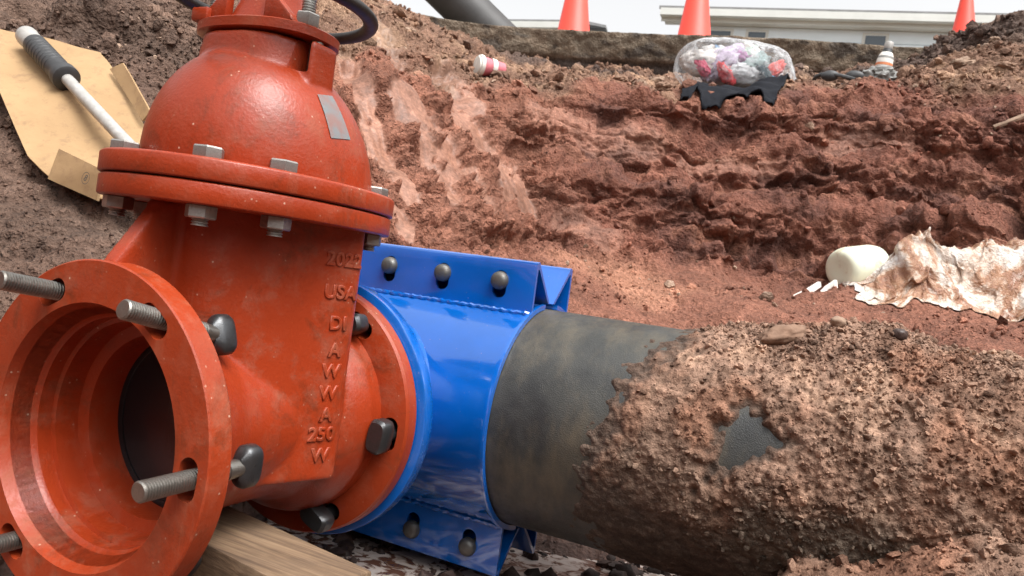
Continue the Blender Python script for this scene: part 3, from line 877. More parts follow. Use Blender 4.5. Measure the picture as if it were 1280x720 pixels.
plan = rt + [Vector((-q.x, q.y, 0)) for q in rt[-2:0:-1]]
cyp = 0.18
def plan_ring(z, s): return [Vector((q.x * s, cyp + (q.y - cyp) * s, z)) for q in plan]
mb.rings([plan_ring(-.062, 1.0), plan_ring(.256, 1.0)])
# central web from the bonnet flange down to the socket flange
web = [(.10, .252), (.052, .250), (.049, .240), (.006, .178), (.012, .120), (.10, .115)]
mb.rings([[Vector((x, y, z)) for y, z in web] for x in (-.011, .011)])
mb.rings([[Vector((x, 0.345 - y * 0.55, z)) for y, z in web] for x in (-.011, .011)])
body = mb.build('body', M['red'])
bake(body, [('REMESH', dict(mode='VOXEL', voxel_size=0.0030)), ('SMOOTH', dict(factor=0.5, iterations=9))])
# bore and gasket socket
SOCK = [(.20, -.03), (.1362, -.004), (.1356, .0), (.1235, .034), (.1215, .036), (.1215, .052), (.1165, .0535), (.1150, .080), (.1015, .0835), (.1005, .088), (.1005, .150)]
cut = MB(); cut.lathe([(.0005, -.03)] + SOCK + [(.0005, .150)], (0, 0, 0), (0, 1, 0), 128)
cuto = cut.build('cutter', None)
bake(body, [('BOOLEAN', dict(operation='DIFFERENCE', solver='EXACT', object=cuto))])
smooth_all(body, 28)
keep(body, valve)

# --- socket flange (machined face) with oval bolt holes
fl = MB(); fl.lathe([(.0005, 0), (.1785, 0), (.1800, .0015), (.1800, .026), (.1765, .030), (.0005, .030)], (0, 0, 0), (0, 1, 0), 160)
flo_ = fl.build('socket_flange', M['red_worn'], sharp=30)
bake(flo_, [('BOOLEAN', dict(operation='DIFFERENCE', solver='EXACT', object=cuto))])
cc = MB()
for a in BOLT_ANG:
    sc_ = slot_cutter(.155, a, -.02, .05, .0122, .009); cc.add(sc_.V, sc_.F)
cco = cc.build('cutter', None)
bake(flo_, [('BOOLEAN', dict(operation='DIFFERENCE', solver='EXACT', object=cco))])
smooth_all(flo_, 30); keep(flo_, valve)
drop(cco)
# --- rear flange
fl = MB(); fl.lathe([(.0005, .328), (.136, .328), (.160, .3305), (.1725, .334), (.1749, .338), (.1749, .3555), (.1735, .3577), (.0005, .3577)], (0, 0, 0), (0, 1, 0), 160)
rfl = fl.build('rear_flange', M['red_worn'], sharp=30)
cc = MB()
for a in BOLT_ANG:
    sc_ = slot_cutter(.151, a, .30, .40, .0122, .010); cc.add(sc_.V, sc_.F)
cco = cc.build('cutter', None)
bake(rfl, [('BOOLEAN', dict(operation='DIFFERENCE', solver='EXACT', object=cco))])
smooth_all(rfl, 30); keep(rfl, valve)
drop(cco); drop(cuto)
vp(MB().lathe([(.10, .3582), (.1705, .3582), (.1705, .3622), (.10, .3622)], (0, 0, 0), (0, 1, 0), 96), 'flange_gasket', M['gasket'])

# --- rubber faced wedge in the bore
wd = MB()
wd.lathe([(.1030, .122), (.0975, .1195), (.0930, .121), (.0905, .128), (.0895, .142), (.0840, .147), (.0740, .147), (.0715, .138), (.0665, .1355), (.0625, .138), (.061, .149), (.0005, .151)], (0, 0, 0), (0, 1, 0), 96, True, True)
wedge = vp(wd, 'gate_wedge', M['rubber'], sharp=50)
keep_ = MB(); keep_.box((0.012, .147, .0), (.016, .012, .13), None, .004)
r_ = keep_.build('wedge_rib', M['rubber']); r_.parent = wedge

# --- bonnet flange pair (body rim and bonnet rim with a seam between)
FA, FB, FC, FN = .150, .184, .200, 2.15
def rim(z0, z1, off, b0=.0015, b1=.0015):
    R = []
    for z, i in ((z0, b0), (z0 + b0 * .5, b0 * .25), (z0 + b0, 0), (z1 - b1, 0), (z1 - b1 * .5, b1 * .25), (z1, b1)):
        R.append(sell(FA + off - i, FB + off - i, FC, FN, z, 144))
    return MB().rings(R)
br = vp(rim(.2490, .2720, -.001, .0018, .0022), 'body_rim', M['red'], sharp=50)
bonnet_rim = vp(rim(.2738, .2975, .0005, .0018, .0030), 'bonnet_rim', M['red'], sharp=50)
vp(MB().rings([sell(FA - .006, FB - .006, FC, FN, z, 96) for z in (.2715, .2742)]), 'seam_gasket', M['gasket'])

# --- bonnet dome and stuffing box
dm = MB(); R = []
for k in range(26):
    t = k / 25 * math.radians(84)
    zz = .290 + .158 * math.sin(t); cs = math.cos(t) ** 0.92
    R.append(sell(.127 * cs + .004, .136 * cs + .004, .202 - .018 * math.sin(t), 2.1, zz, 96))
dm.rings(R)
dm.rings([sell(a, b, .183, 2.5, z, 72) for a, b, z in ((.078, .070, .40), (.0735, .0645, .440), (.0725, .0625, .4575))])
for sx in (-1, 1):
    dm.box((sx * .0765, .183, .432), (.032, .044, .051), None, .004)
dome = dm.build('bonnet', M['red'])
bake(dome, [('REMESH', dict(mode='VOXEL', voxel_size=0.0026)), ('SMOOTH', dict(factor=0.5, iterations=10))])
for yc, dy, dz in ((.183, .028, .046), (.150, .050, .040)):
    cc = MB()
    for sx in (-1, 1): cc.box((sx * .0785, yc, .4400), (.0185, dy, dz), None, .003)
    cco = cc.build('cutter', None)
    bake(dome, [('BOOLEAN', dict(operation='DIFFERENCE', solver='EXACT', object=cco))])
    drop(cco)
smooth_all(dome, 32); keep(dome, valve)

# --- gland plate, stem housing, gland bolts
gp = MB(); gp.rings([sell(a, b, .183, 2.4, z, 72) for a, b, z in ((.088, .062, .4600), (.090, .064, .4612), (.090, .064, .4715), (.088, .062, .4730))])
gland = vp(gp, 'gland_plate', M['red'], sharp=45)
sh = MB(); sh.rings([sell(a, b, .183, 3, z, 48) for a, b, z in ((.044, .042, .4722), (.038, .037, .492), (.031, .031, .512), (.028, .028, .60))])
keep(sh.build('stem_housing', M['red'], None, sharp=40), valve)
for sx in (-1, 1):
    g = MB(); prof = [(sx * .030, .4725), (sx * .074, .4725), (sx * .070, .480), (sx * .030, .516)]
    g.rings([[Vector((x, y, z)) for x, z in prof] for y in (.140, .152)])
    vp(g, 'gland_gusset', M['red'], bev=.0015)
lug = MB(); lug.box((-.066, .145, .4815), (.026, .024, .017), None, .003)
vp(lug, 'cast_lug', M['red'])

def hexring(c, r, z, ax='Z', rot=0.0):
    return [Vector((c[0] + r * math.cos(t + rot), c[1] + r * math.sin(t + rot), z)) for t in [PI / 3 * k for k in range(6)]]
def thread(mb, org, ax, r, l0, l1, pitch=.0030, seg=28, chamf=.0015):
    prof = [(.0003, l0), (r - chamf, l0), (r, l0 + chamf)]
    a = l0 + chamf
    while a < l1 - pitch:
        prof += [(r, a + pitch * .25), (r * .84, a + pitch * .5), (r * .84, a + pitch * .7), (r, a + pitch)]; a += pitch
    prof += [(r, l1), (.0003, l1)]
    return mb.lathe(prof, org, ax, seg)
for (bx_, by_, rot) in ((-.064, .058, .3), (.064, .058, .15), (-.112, .126, .5), (.1095, .119, .35), (-.103, .298, .1), (.103, .298, .6), (-.045, .350, 0), (.045, .350, .2)):
    b = MB()
    b.rings([hexring((bx_, by_), r, z, rot=rot) for r, z in ((.0158, .2972), (.0162, .299), (.0162, .3085), (.0150, .3102))])
    h_ = vp(b, 'bonnet_bolt', M['bolt'], sharp=25)
    n_ = MB(); n_.rings([hexring((bx_, by_), r, z, rot=rot + .4) for r, z in ((.0150, .2492), (.0162, .248), (.0162, .2365), (.0150, .235))])
    thread(n_, (bx_, by_, 0), (0, 0, -1), .0085, -.236, -.2275)
    vp(n_, 'bonnet_nut', M['bolt'], sharp=25)
for sx in (-1, 1):
    b = MB(); b.rings([hexring((sx * .074, .165), r, z, rot=.3) for r, z in ((.0135, .4728), (.0142, .4745), (.0142, .4865), (.013, .488))])
    thread(b, (sx * .074, .165, 0), (0, 0, 1), .0082, .487, .507)
    vp(b, 'gland_nut', M['bolt'], sharp=25)
    b = MB(); b.lathe([(.0078, .420), (.0078, .461)], (sx * .079, .180, 0), (0, 0, 1), 20)
    vp(b, 'gland_stud', M['stud'])

# --- handwheel
HW = Vector((0, .183, .5070))
w_ = MB(); ringp = []
NS = 96
for k in range(NS):
    t = 2 * PI * k / NS; c = HW + Vector((.1185 * math.cos(t), .1185 * math.sin(t), 0)); rad = Vector((math.cos(t), math.sin(t), 0))
    ringp.append([c + rad * (.0095 * math.cos(s)) + Vector((0, 0, .0075 * math.sin(s))) for s in [2 * PI * q / 14 for q in range(14)]])
ringp.append(ringp[0]); w_.rings(ringp, False, False)
wheel = vp(w_, 'handwheel', M['wheel'])
for k in range(3):
    t = math.radians(35 + 120 * k); dv = Vector((math.cos(t), math.sin(t), 0))
    s_ = MB().tube([HW + dv * .024 + Vector((0, 0, .045)), HW + dv * .06 + Vector((0, 0, .036)), HW + dv * .10 + Vector((0, 0, .008)), HW + dv * .112], [.010, .009, .009, .010], 12).build('spoke', M['wheel'])
    keep(s_, valve); s_.parent = wheel; s_.matrix_parent_inverse = wheel.matrix_parent_inverse.inverted() @ Matrix.Translation(-valve.location) if False else Matrix.Translation(-valve.location)
hub = MB().lathe([(.026, .5425), (.028, .546), (.028, .575), (.024, .580)], (0, .183, 0), (0, 0, 1), 32).build('hub', M['wheel'])
keep(hub, valve)

# --- T-head bolts: threaded shank in front, tee head behind the flange
def t_bolt(parent_fn, r, ang, y_tip, y_head, roll, tilt=(0, 0), name='t_bolt'):
    a = math.radians(ang); ax_ = Vector((tilt[0], 1, tilt[1])).normalized()
    c = Vector((r * math.cos(a), 0, r * math.sin(a))) - ax_ * .015 + Vector((0, .015, 0))
    c0 = Vector((r * math.cos(a), .015, r * math.sin(a))) - ax_ * .015; c = c0
    b = MB(); thread(b, c, ax_, .0098, y_tip, min(y_head - .012, y_tip + .10)); b.lathe([(.0094, min(y_head - .013, y_tip + .099)), (.0094, y_head + .002)], c, ax_, 24)
    sh_ = parent_fn(b, name, M['stud'], sharp=25)
    Rm = Matrix.Rotation(roll, 3, 'Y'); R = []
    for y, s in ((-.006, .55), (0, .90), (.003, 1.0), (.015, 1.0), (.019, .88)):
        ring = []
        for k in range(24):
            t = 2 * PI * k / 24; cx_, cz_ = math.cos(t), math.sin(t)
            p_ = Vector((.0125 * s * math.copysign(abs(cx_) ** .7, cx_), y, (.022 * s) * math.copysign(abs(cz_) ** .6, cz_)))
            ring.append(c + ax_ * y_head + Rm @ p_)
        R.append(ring)
    hd = MB().rings(R).build('tee_head', M['tee'], sharp=40)
    hd.parent = sh_
    return sh_
def vpar(mb, name, mat, **kw): return vp(mb, name, mat, **kw)
for ang, tip, head, roll, tl_ in ((117, -.056, .085, .5, (.0, -.14)), (57, -.036, .080, -.35, (.0, -.22)), (-3, -.052, .066, .05, (0, .02)), (-63, -.045, .08, .6, (0, 0)), (-123, -.030, .08, -.4, (0, 0)), (177, -.05, .08, 0, (0, 0))):
    t_bolt(vpar, .155, ang, tip, head, roll, tl_)
for ang, roll in ((57, 1.2), (-3, .12), (-63, -1.15), (117, 1.0), (177, 0), (-123, .9)):
    a = math.radians(ang); c = Vector((.151 * math.cos(a), 0, .151 * math.sin(a)))
    b = MB().lathe([(.0094, .318), (.0094, .375)], c, (0, 1, 0), 20); sh_ = vp(b, 'flange_bolt', M['tee'])
    R = []; Rm = Matrix.Rotation(roll, 3, 'Y')
    for y, s in ((.298, .82), (.302, 1), (.318, 1), (.322, .92)):
        R.append([c + Vector((0, y, 0)) + Rm @ Vector((.0135 * s * math.copysign(abs(math.cos(t)) ** .6, math.cos(t)), 0, .0225 * s * math.copysign(abs(math.sin(t)) ** .6, math.sin(t)))) for t in [2 * PI * k / 24 for k in range(24)]])
    MB().rings(R).build('bolt_head', M['tee'], sharp=40).parent = sh_

# --- raised foundry lettering on the chamber wall
fdir = Vector((.0215, .061, 0)).normalized(); fn = Vector((fdir.y, -fdir.x, 0)); E0 = Vector((.1225, .257, 0))
def text_mesh(name, body_, size, extr, mat, origin, xd, yd, align='CENTER', bev=.0006):
    cu = bpy.data.curves.new('t', 'FONT'); cu.body = body_; cu.size = size; cu.extrude = extr; cu.bevel_depth = bev; cu.bevel_resolution = 1
    cu.align_x = align; cu.align_y = 'CENTER'; cu.space_character = 1.08; cu.resolution_u = 4
    to = bpy.data.objects.new('t', cu); COL.objects.link(to)
    bpy.context.view_layer.update()
    me = bpy.data.meshes.new_from_object(to.evaluated_get(bpy.context.evaluated_depsgraph_get()))
    bpy.data.objects.remove(to); bpy.data.curves.remove(cu)
    me.name = name; me.materials.clear(); me.materials.append(mat)
    xd = Vector(xd).normalized(); zd = xd.cross(Vector(yd)).normalized(); yd = zd.cross(xd)
    Mx = Matrix((xd, yd, zd)).transposed().to_4x4(); Mx.translation = Vector(origin)
    me.transform(Mx)
    o = bpy.data.objects.new(name, me); COL.objects.link(o); return o
for s_, z_, off in (('2022', .211, .0215), ('USA', .171, .0215), ('DI', .133, .019), ('A', .100, .019), ('W', .074, .020), ('W', .047, .020), ('A', .020, .019), ('250', -.004, .022), ('W', -.030, .020)):
    q = E0 - fdir * off; q.z = z_
    t_ = text_mesh('cast_lettering', s_, .0232, .0014, M['red_worn'], q + fn * (-.0004), fdir, (0, 0, 1), 'CENTER', .0011)
    keep(t_, valve)

# --- peeling label on the right shoulder of the dome
sv, sf = [], []
DB = BVHTree.FromObject(dome, bpy.context.evaluated_depsgraph_get())
nu, nv_ = 14, 14
for i in range(nu + 1):
    for j in range(nv_ + 1):
        az = math.radians(-7 + 17 * i / nu - 5 * j / nv_); zt = .348 + .048 * j / nv_ + .006 * i / nu
        cdir = Vector((math.cos(az), math.sin(az), .0)); o_ = Vector((0, .19, zt)) + cdir * .5
        hit = DB.ray_cast(o_, -cdir)
        sv.append((hit[0] + hit[1] * .0009) if hit[0] is not None else o_ - cdir * .37)
for i in range(nu):
    for j in range(nv_):
        k = i * (nv_ + 1) + j; sf.append((k, k + nv_ + 1, k + nv_ + 2, k + 1))
st = np_mesh('paper_label', np.array([v[:] for v in sv]), np.array(sf), M['sticker']); keep(st, valve)

# ================================================================== TAPPING SLEEVE (blue)
YM, RS = .639, .1825
HX = .229
sleeve = empty('tapping_sleeve', (0, YM, -.24))
tag(sleeve, 'glossy blue steel tapping sleeve bolted round the black main pipe', 'pipe sleeve')
def sp(mb, name, mat, **kw): return keep(mb.build(name, mat, None, **kw), sleeve)
def shell(t0, t1, n=48):
    mb = MB(); R = []
    for k in range(n + 1):
        t = t0 + (t1 - t0) * k / n
        ring = []
        for r, x in ((RS, -HX), (RS + .0015, -HX + .004), (RS, -HX + .010), (RS, HX - .010), (RS + .0025, HX - .005), (RS + .0020, HX), (RS - .006, HX), (RS - .006, -HX)):
            ring.append(Vector((x, YM - r * math.cos(t), r * math.sin(t))))
        R.append(ring)
    return mb.rings(R)
tl = math.radians(82)
sp(shell(-tl, tl), 'front_shell', M['blue'], sharp=40)
sp(shell(PI - tl, PI + tl), 'back_shell', M['blue'], sharp=40)
LUGX = [-.1475, -.0425, .0625, .1675]
slot_c = MB()
for sz_ in (1, -1):
    for x in LUGX:
        xs_ = x + (0.0 if sz_ > 0 else .006)
        ring = []
        for k in range(20):
            t = 2 * PI * k / 20; ring.append((xs_ + .0122 * math.cos(t), sz_ * .2060 + .0122 * math.sin(t) + math.copysign(.0095, math.sin(t))))
        slot_c.rings([[Vector((a, y, b)) for a, b in ring] for y in (.545, .573)])
slot_o = slot_c.build('cutter', None)
for sz_ in (1, -1):
    nm = 'top' if sz_ > 0 else 'bottom'
    for side in (-1, 1):                      # front and back half
        prof = [(.0755, .163), (.0755, .241), (.0740, .2455), (.0690, .2475), (.0640, .2455), (.0620, .241), (.0075, .184), (.0140, .184), (.0650, .2355), (.0680, .2365), (.0700, .2345), (.0700, .163)]
        R = []
        for x in (-HX + .002, HX - .001):
            R.append([Vector((x, YM + side * yy, sz_ * zz)) for yy, zz in prof])
        lug_ = MB().rings(R, False, False)
        n = len(prof)
        for q in (0, n):                     # close the folded sheet's ends along its own thickness
            pairs = [(0, 11), (1, 10), (2, 10), (3, 9), (4, 8), (5, 8), (6, 7)]
            for (a, b), (c, d_) in zip(pairs[:-1], pairs[1:]):
                f = [q + a, q + c] + ([q + d_] if d_ != b else []) + [q + b]
                lug_.F.append(tuple(f))
        lo = lug_.build('bolting_lug', M['blue'], None, sharp=40)
        if side < 0:
            bake(lo, [('BOOLEAN', dict(operation='DIFFERENCE', solver='EXACT', object=slot_o))]); smooth_all(lo, 40)
        keep(lo, sleeve)
    # weld run between shell and lug
    wd_ = MB(); pts = []
    for k in range(90):
        x = -HX + .004 + (2 * HX - .008) * k / 89; pts.append((x, YM - .0785 + .0012 * math.sin(k * 1.7), sz_ * (.1655 + .0010 * math.sin(k * 2.3))))
    sp(wd_.tube(pts, .0042, 8), 'weld_bead', M['blue'])
    for x in LUGX:
        xs_ = x + (0.0 if sz_ > 0 else .006); zb = sz_ * .2115
        b = MB().lathe([(.0005, -.0098), (.0065, -.0094), (.0112, -.0078), (.0138, -.0040), (.0145, .0), (.0145, .004), (.0070, .0042), (.0070, .165), (.0005, .165)], (xs_, YM - .0785, zb), (0, 1, 0), 28)
        sp(b, 'sleeve_bolt', M['knob'], sharp=50)
        b = MB(); b.rings([[Vector((xs_ + .013 * math.cos(t), y, zb + .013 * math.sin(t))) for t in [PI / 3 * k for k in range(6)]] for y in (YM + .077, YM + .091)])
        sp(b, 'sleeve_nut', M['bolt'], sharp=25)
drop(slot_o)
bf = MB().lathe([(.100, .3628), (.181, .3628), (.1835, .3645), (.1835, .3830), (.181, .3865), (.138, .3875), (.134, .391), (.134, .50), (.100, .50)], (0, 0, 0), (0, 1, 0), 128, False, False)
sp(bf, 'branch_flange', M['blue_worn'], sharp=40)
for a in BOLT_ANG:
    aa = math.radians(a); c = (.151 * math.cos(aa), .387, .151 * math.sin(aa))
    b = MB(); b.rings([[Vector((c[0] + r * math.cos(t), y, c[2] + r * math.sin(t))) for t in [PI / 3 * k for k in range(6)]] for r, y in ((.0155, .3875), (.0155, .402), (.014, .4035))])
    sp(b, 'branch_nut', M['bolt'], sharp=25)

# ================================================================== MAIN PIPE
RP = .1748
mp = MB().lathe([(RP - .012, -1.15), (RP, -1.15), (RP, -.4), (RP, .2), (RP, .6), (RP, 1.2), (RP, 2.6), (RP - .012, 2.6)], (0, YM, 0), (1, 0, 0), 128)
main_pipe = tag(mp.build('main_pipe', M['pipe'], sharp=40), 'large black main pipe running under the soil from the blue sleeve', 'pipe')

# ------------------------------------------------------------------ soil crust on the pipe
XS = np.concatenate([np.linspace(.30, .46, 100), np.linspace(.4617, 1.02, 320), np.linspace(1.0225, 1.70, 240), np.linspace(1.71, 2.45, 60)])
TH = np.radians(np.linspace(-78, 150, 330))
XX, TT = np.meshgrid(XS, TH, indexing='ij')
base = np.stack([XX, YM - RP * np.cos(TT), RP * np.sin(TT)], -1).reshape(-1, 3)
xx, tt = XX.ravel(), TT.ravel(); td = np.degrees(tt)
nrm = np.stack([np.zeros_like(tt), -np.cos(tt), np.sin(tt)], 1)
edge_x = np.interp(td, [-80, -50, -24, 0, 20, 35, 60, 75, 85, 110, 150], [.36, .345, .345, .355, .372, .392, .425, .445, .44, .43, .42])
en = 0.018 * perlin(base * 18) + 0.010 * perlin(base * 55) + .006 * perlin(base * 120)
inside = sstep(-.008, .110, xx - edge_x + .022 + en + .020 * perlin(base * 40 + 3) + .012 * perlin(base * 95 + 3))
thick = 0.009 + 0.006 * sstep(.45, .6, xx)
thick = thick + 0.008 * sstep(.46, .66, xx) * sstep(48, 80, td) + .018 * sstep(.56, .68, xx) * sstep(60, 88, td) * (1 - sstep(.72, .80, xx))
thick = thick - 0.010 * (1 - sstep(-45, 5, td))
thick = np.maximum(thick, .003)
th_n = fbm(base * 9 + 3, 3) * .5 + .5
cw1, cw2, cwi = worley(base * 105 + .35 * perlin(base * 110)[:, None])
dw1, dw2, dwi = worley(base * 48 + .3 * perlin(base * 60)[:, None])
kn = np.clip(.62 - cw1, 0, 1) * (.35 + cwi); kn2 = np.clip(.6 - dw1, 0, 1) * (.25 + dwi)
lumps = .010 * (th_n - .5) + .0040 * kn + .0055 * kn2 * sstep(.42, .55, xx) * sstep(10, 50, td + 30 * perlin(base * 5)) + .0022 * fbm(base * 170, 2) + .004 * fbm(base * 40 + 9, 2)
# bare patch rubbed clean on the pipe's flank
px_, pt_ = (xx - .582) / .056, (td - 22) / 19.0
tri = np.maximum.reduce([-(px_ * 1.0) - .55 + .25 * pt_, .75 * px_ + .9 * pt_ - .62, .55 * px_ - .9 * pt_ - .72])
patch = 1 - sstep(-.42, .40, tri + .22 * perlin(base * 26 + 4) + .28 * perlin(base * 70))
hgt = inside * (thick + lumps * np.clip(thick / .011, .35, 1.5)) 
hgt = hgt * (1 - patch) - .004 * patch - .004 * (1 - inside)
hgt = hgt - .0030 * (1 - inside) * sstep(-.3, .3, perlin(base * 60 + 8)); hgt = np.where(inside < .02, -.004, hgt)
cv = base + nrm * hgt[:, None]
cc0 = C(0.245, 0.150, 0.104); cc1 = C(0.165, 0.092, 0.060); cc2 = C(0.34, 0.215, 0.147)
ccol = np.broadcast_to(cc0, cv.shape).copy()
ccol = lerp(ccol, cc1, sstep(-.15, .5, fbm(base * 10 + 5, 3)))
ccol = lerp(ccol, cc2, sstep(.15, .6, fbm(base * 14 + 15, 3)) * .8)
ccol = lerp(ccol, C(.235, .110, .064), sstep(.1, .55, fbm(base * 8 + 25, 2)) * .6)
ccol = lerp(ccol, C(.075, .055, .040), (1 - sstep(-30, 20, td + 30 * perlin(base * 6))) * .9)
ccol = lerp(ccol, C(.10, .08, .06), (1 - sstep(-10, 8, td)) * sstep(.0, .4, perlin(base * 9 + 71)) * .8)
ccol = lerp(ccol, C(.07, .05, .038), (1 - sstep(.002, .009, hgt)) * .85)
ccol *= (.72 + .55 * cwi)[:, None]
a4 = np.concatenate([ccol, np.full((len(ccol), 1), .05)], 1)
gi = np.arange(len(cv)).reshape(XX.shape)
cq = np.stack([gi[:-1, :-1], gi[1:, :-1], gi[1:, 1:], gi[:-1, 1:]], -1).reshape(-1, 4)
hq = hgt[cq].max(1); cq = cq[hq > -.003]
crust = np_mesh('soil_crust', cv, cq, M['crust'], attr=a4)
tag(crust, 'crumbly tan soil caked over the main pipe', 'soil', kind='stuff')

# ------------------------------------------------------------------ heap of spoil in front of and behind the pipe, bottom right
hx = np.concatenate([np.linspace(.28, 1.3, 330), np.linspace(1.31, 2.45, 100)]); hy = np.linspace(-.25, .64, 300)
HXg, HYg = np.meshgrid(hx, hy, indexing='ij')
q = np.stack([HXg.ravel(), HYg.ravel(), np.zeros(HXg.size)], 1)
ridge = np.interp(q[:, 0], [.28, .42, .52, .60, .65, .75, .85, .95, 1.1, 1.75], [-.30, -.285, -.230, -.135, -.085, -.030, .015, .045, .08, .12])
hz_ = ridge - .34 * np.clip(.47 - q[:, 1], 0, 2) - .25 * np.clip(q[:, 1] - .52, 0, 1)
hz_ += .020 * fbm(q * 7, 3)
e1, e2, eid = worley(q * 48 + .3 * perlin(q * 60)[:, None]); g1, g2, gid = worley(q * 24)
hz_ += .010 * np.clip(.62 - e1, 0, 1) * (.3 + eid) + .012 * np.clip(.6 - g1, 0, 1) * (.25 + gid) + .003 * fbm(q * 110, 2)
hz_ = np.maximum(hz_, -.33)
q[:, 2] = hz_
hcol = np.broadcast_to(cc0 * .92, q.shape).copy()
hcol = lerp(hcol, cc1, sstep(-.15, .5, fbm(q * 9 + 5, 3)))
hcol = lerp(hcol, C(.235, .112, .068), sstep(.0, .5, fbm(q * 7 + 25, 2)) * .7)
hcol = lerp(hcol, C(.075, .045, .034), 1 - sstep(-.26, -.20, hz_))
hcol *= (.72 + .55 * eid)[:, None]
gi = np.arange(len(q)).reshape(HXg.shape)
hqd = np.stack([gi[:-1, :-1], gi[1:, :-1], gi[1:, 1:], gi[:-1, 1:]], -1).reshape(-1, 4)
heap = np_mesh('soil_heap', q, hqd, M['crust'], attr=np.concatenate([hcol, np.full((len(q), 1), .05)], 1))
tag(heap, kind='structure')

# crumbs on crust and heap
ok = np.where((hgt > .006) & (xx < 1.7) & (td > -45))[0]
pw = (0.35 + sstep(40, 75, td[ok]) * 1.2 + sstep(.45, .6, xx[ok]) * .6) * sstep(.003, .02, hgt[ok])
pk = RNG.choice(ok, 30000, replace=False, p=pw / pw.sum())
sz = np.clip(.0012 * (1 + RNG.pareto(2.2, len(pk))), .0012, .0055)
cl = ccol[pk] * (.7 + .6 * RNG.random((len(pk), 1)))
crumbs = scatter('soil_crumbs', cv[pk] + nrm[pk] * (sz * .3)[:, None], sz, M['crust'], cl, 51)
tag(crumbs, 'fine crumbs of tan soil lying on the covered pipe', 'soil', kind='stuff')
ok = np.where((q[:, 0] < 1.6) & (q[:, 2] > -.3))[0]
pk = RNG.choice(ok, 16000, replace=False)
sz = np.clip(.0018 * (1 + RNG.pareto(2.2, len(pk))), .0018, .010)
cl = hcol[pk] * (.7 + .6 * RNG.random((len(pk), 1)))
o = scatter('heap_crumbs', q[pk] + np.array([0, 0, .0005]) + np.stack([sz * 0, sz * 0, sz * .3], 1), sz, M['crust'], cl, 61)
tag(o, 'loose crumbs on the tan spoil heap beside the pipe', 'soil', kind='stuff')
# dark wet clods in and round the puddle
n = 5200
pp = np.stack([RNG.uniform(-.25, .75, n), RNG.uniform(.30, 1.15, n), np.full(n, -.274)], 1)
keepm = perlin(pp * np.array([9, 9, 0]) + 2) + .5 * perlin(pp * np.array([28, 28, 0])) > -.02
pp = pp[keepm]
sz = np.clip(.005 * (1 + RNG.pareto(2.0, len(pp))), .005, .022)
cl = np.array([.050, .030, .024]) * (.5 + 1.1 * RNG.random((len(pp), 1)))
o = scatter('wet_clods', pp, sz, M['crust'], cl, 71, wet=.75)
tag(o, 'dark wet clods standing in the muddy puddle under the sleeve', 'soil', kind='stuff')

# ================================================================== THINGS LYING ABOUT
def put(o, label, cat, group=None): return tag(o, label, cat, group)

# --- timber block under the valve
def rotz(a): return Matrix.Rotation(a, 4, 'Z')
tb = MB().box((0, 0, 0), (.47, .098, .098), rotz(math.radians(-9)), .003)
tb.V = [(x + .004, y + .181, z - .172) for x, y, z in tb.V]
timber = tb.build('timber_block', M['wood'], sharp=40)
put(timber, 'rough sawn timber block wedged under the red valve', 'timber')

# --- cardboard sheet on the left bank, two flaps and a printed mark
cardE = empty('cardboard_sheet', (-.75, .43, .40))
put(cardE, 'flattened brown cardboard box lying on the dirt bank left of the valve', 'cardboard')
def sheet(name, pts, thick, mat, subd=4, wob=.006, seed=0):
    bm = bmesh.new()
    vs_ = [bm.verts.new(p) for p in pts]
    f = bm.faces.new(vs_)
    bmesh.ops.triangulate(bm, faces=[f], ngon_method='BEAUTY')
    bmesh.ops.subdivide_edges(bm, edges=list(bm.edges), cuts=subd, use_grid_fill=True)
    bmesh.ops.triangulate(bm, faces=list(bm.faces))
    bmesh.ops.recalc_face_normals(bm, faces=list(bm.faces))
    nrm_ = Vector((0, 0, 0))
    for g in bm.faces: nrm_ += g.normal * g.calc_area()
    nrm_.normalize()
    if nrm_.dot(CAM - Vector(pts[0])) < 0: nrm_ = -nrm_
    P_ = np.array([v.co[:] for v in bm.verts])
    w_ = wob * fbm(P_ * 5 + seed, 2)
    for v, k in zip(bm.verts, w_): v.co += nrm_ * float(k)
    bmesh.ops.recalc_face_normals(bm, faces=list(bm.faces))
    ret = bmesh.ops.solidify(bm, geom=list(bm.faces), thickness=thick)
    me = bpy.data.meshes.new(name); bm.to_mesh(me); bm.free()
    me.materials.append(mat)
    for p_ in me.polygons: p_.use_smooth = True
    me.set_sharp_from_angle(angle=math.radians(40))
    o_ = bpy.data.objects.new(name, me); COL.objects.link(o_); return o_
CARD = [(-1.203,.483,.63),(-1.114,.503,.611),(-1.041,.538,.61),(-.914,.603,.595),(-.807,.582,.526),(-.631,.531,.409),(-.459,.412,.261),(-.541,.372,.256),(-.648,.355,.283),(-.718,.355,.321),(-.926,.402,.465),(-1.062,.416,.543)]
keep(sheet('panel', CARD, .004, M['card'], 5, .016, 3), cardE)
keep(sheet('flap', [(-.825,.573,.545),(-.784,.571,.558),(-.631,.531,.449),(-.652,.532,.43)], .004, M['card'], 4, .003, 5), cardE)
flap2 = keep(sheet('flap', [(-.638,.349,.282),(-.637,.361,.338),(-.51,.355,.308),(-.508,.355,.254)], .004, M['card'], 4, .001, 9), cardE)
fc = Vector((-.514, .341, .286)); fx = Vector((.127, -.006, -.03)).normalized(); fz = Vector((0, .012, .055)).normalized()
fnm = fx.cross(fz).normalized()
if fnm.dot(CAM - fc) < 0: fnm = -fnm
ringm = []
for k in range(28):
    t = 2 * PI * k / 28; dirv = fx * math.cos(t) + fz * math.sin(t)
    ringm.append([fc + fnm * .012 + dirv * r for r in (.0095, .0106)])
rv = [p_ for pr in ringm for p_ in pr]; rf = [(2 * k, 2 * k + 1, 2 * ((k + 1) % 28) + 1, 2 * ((k + 1) % 28)) for k in range(28)]
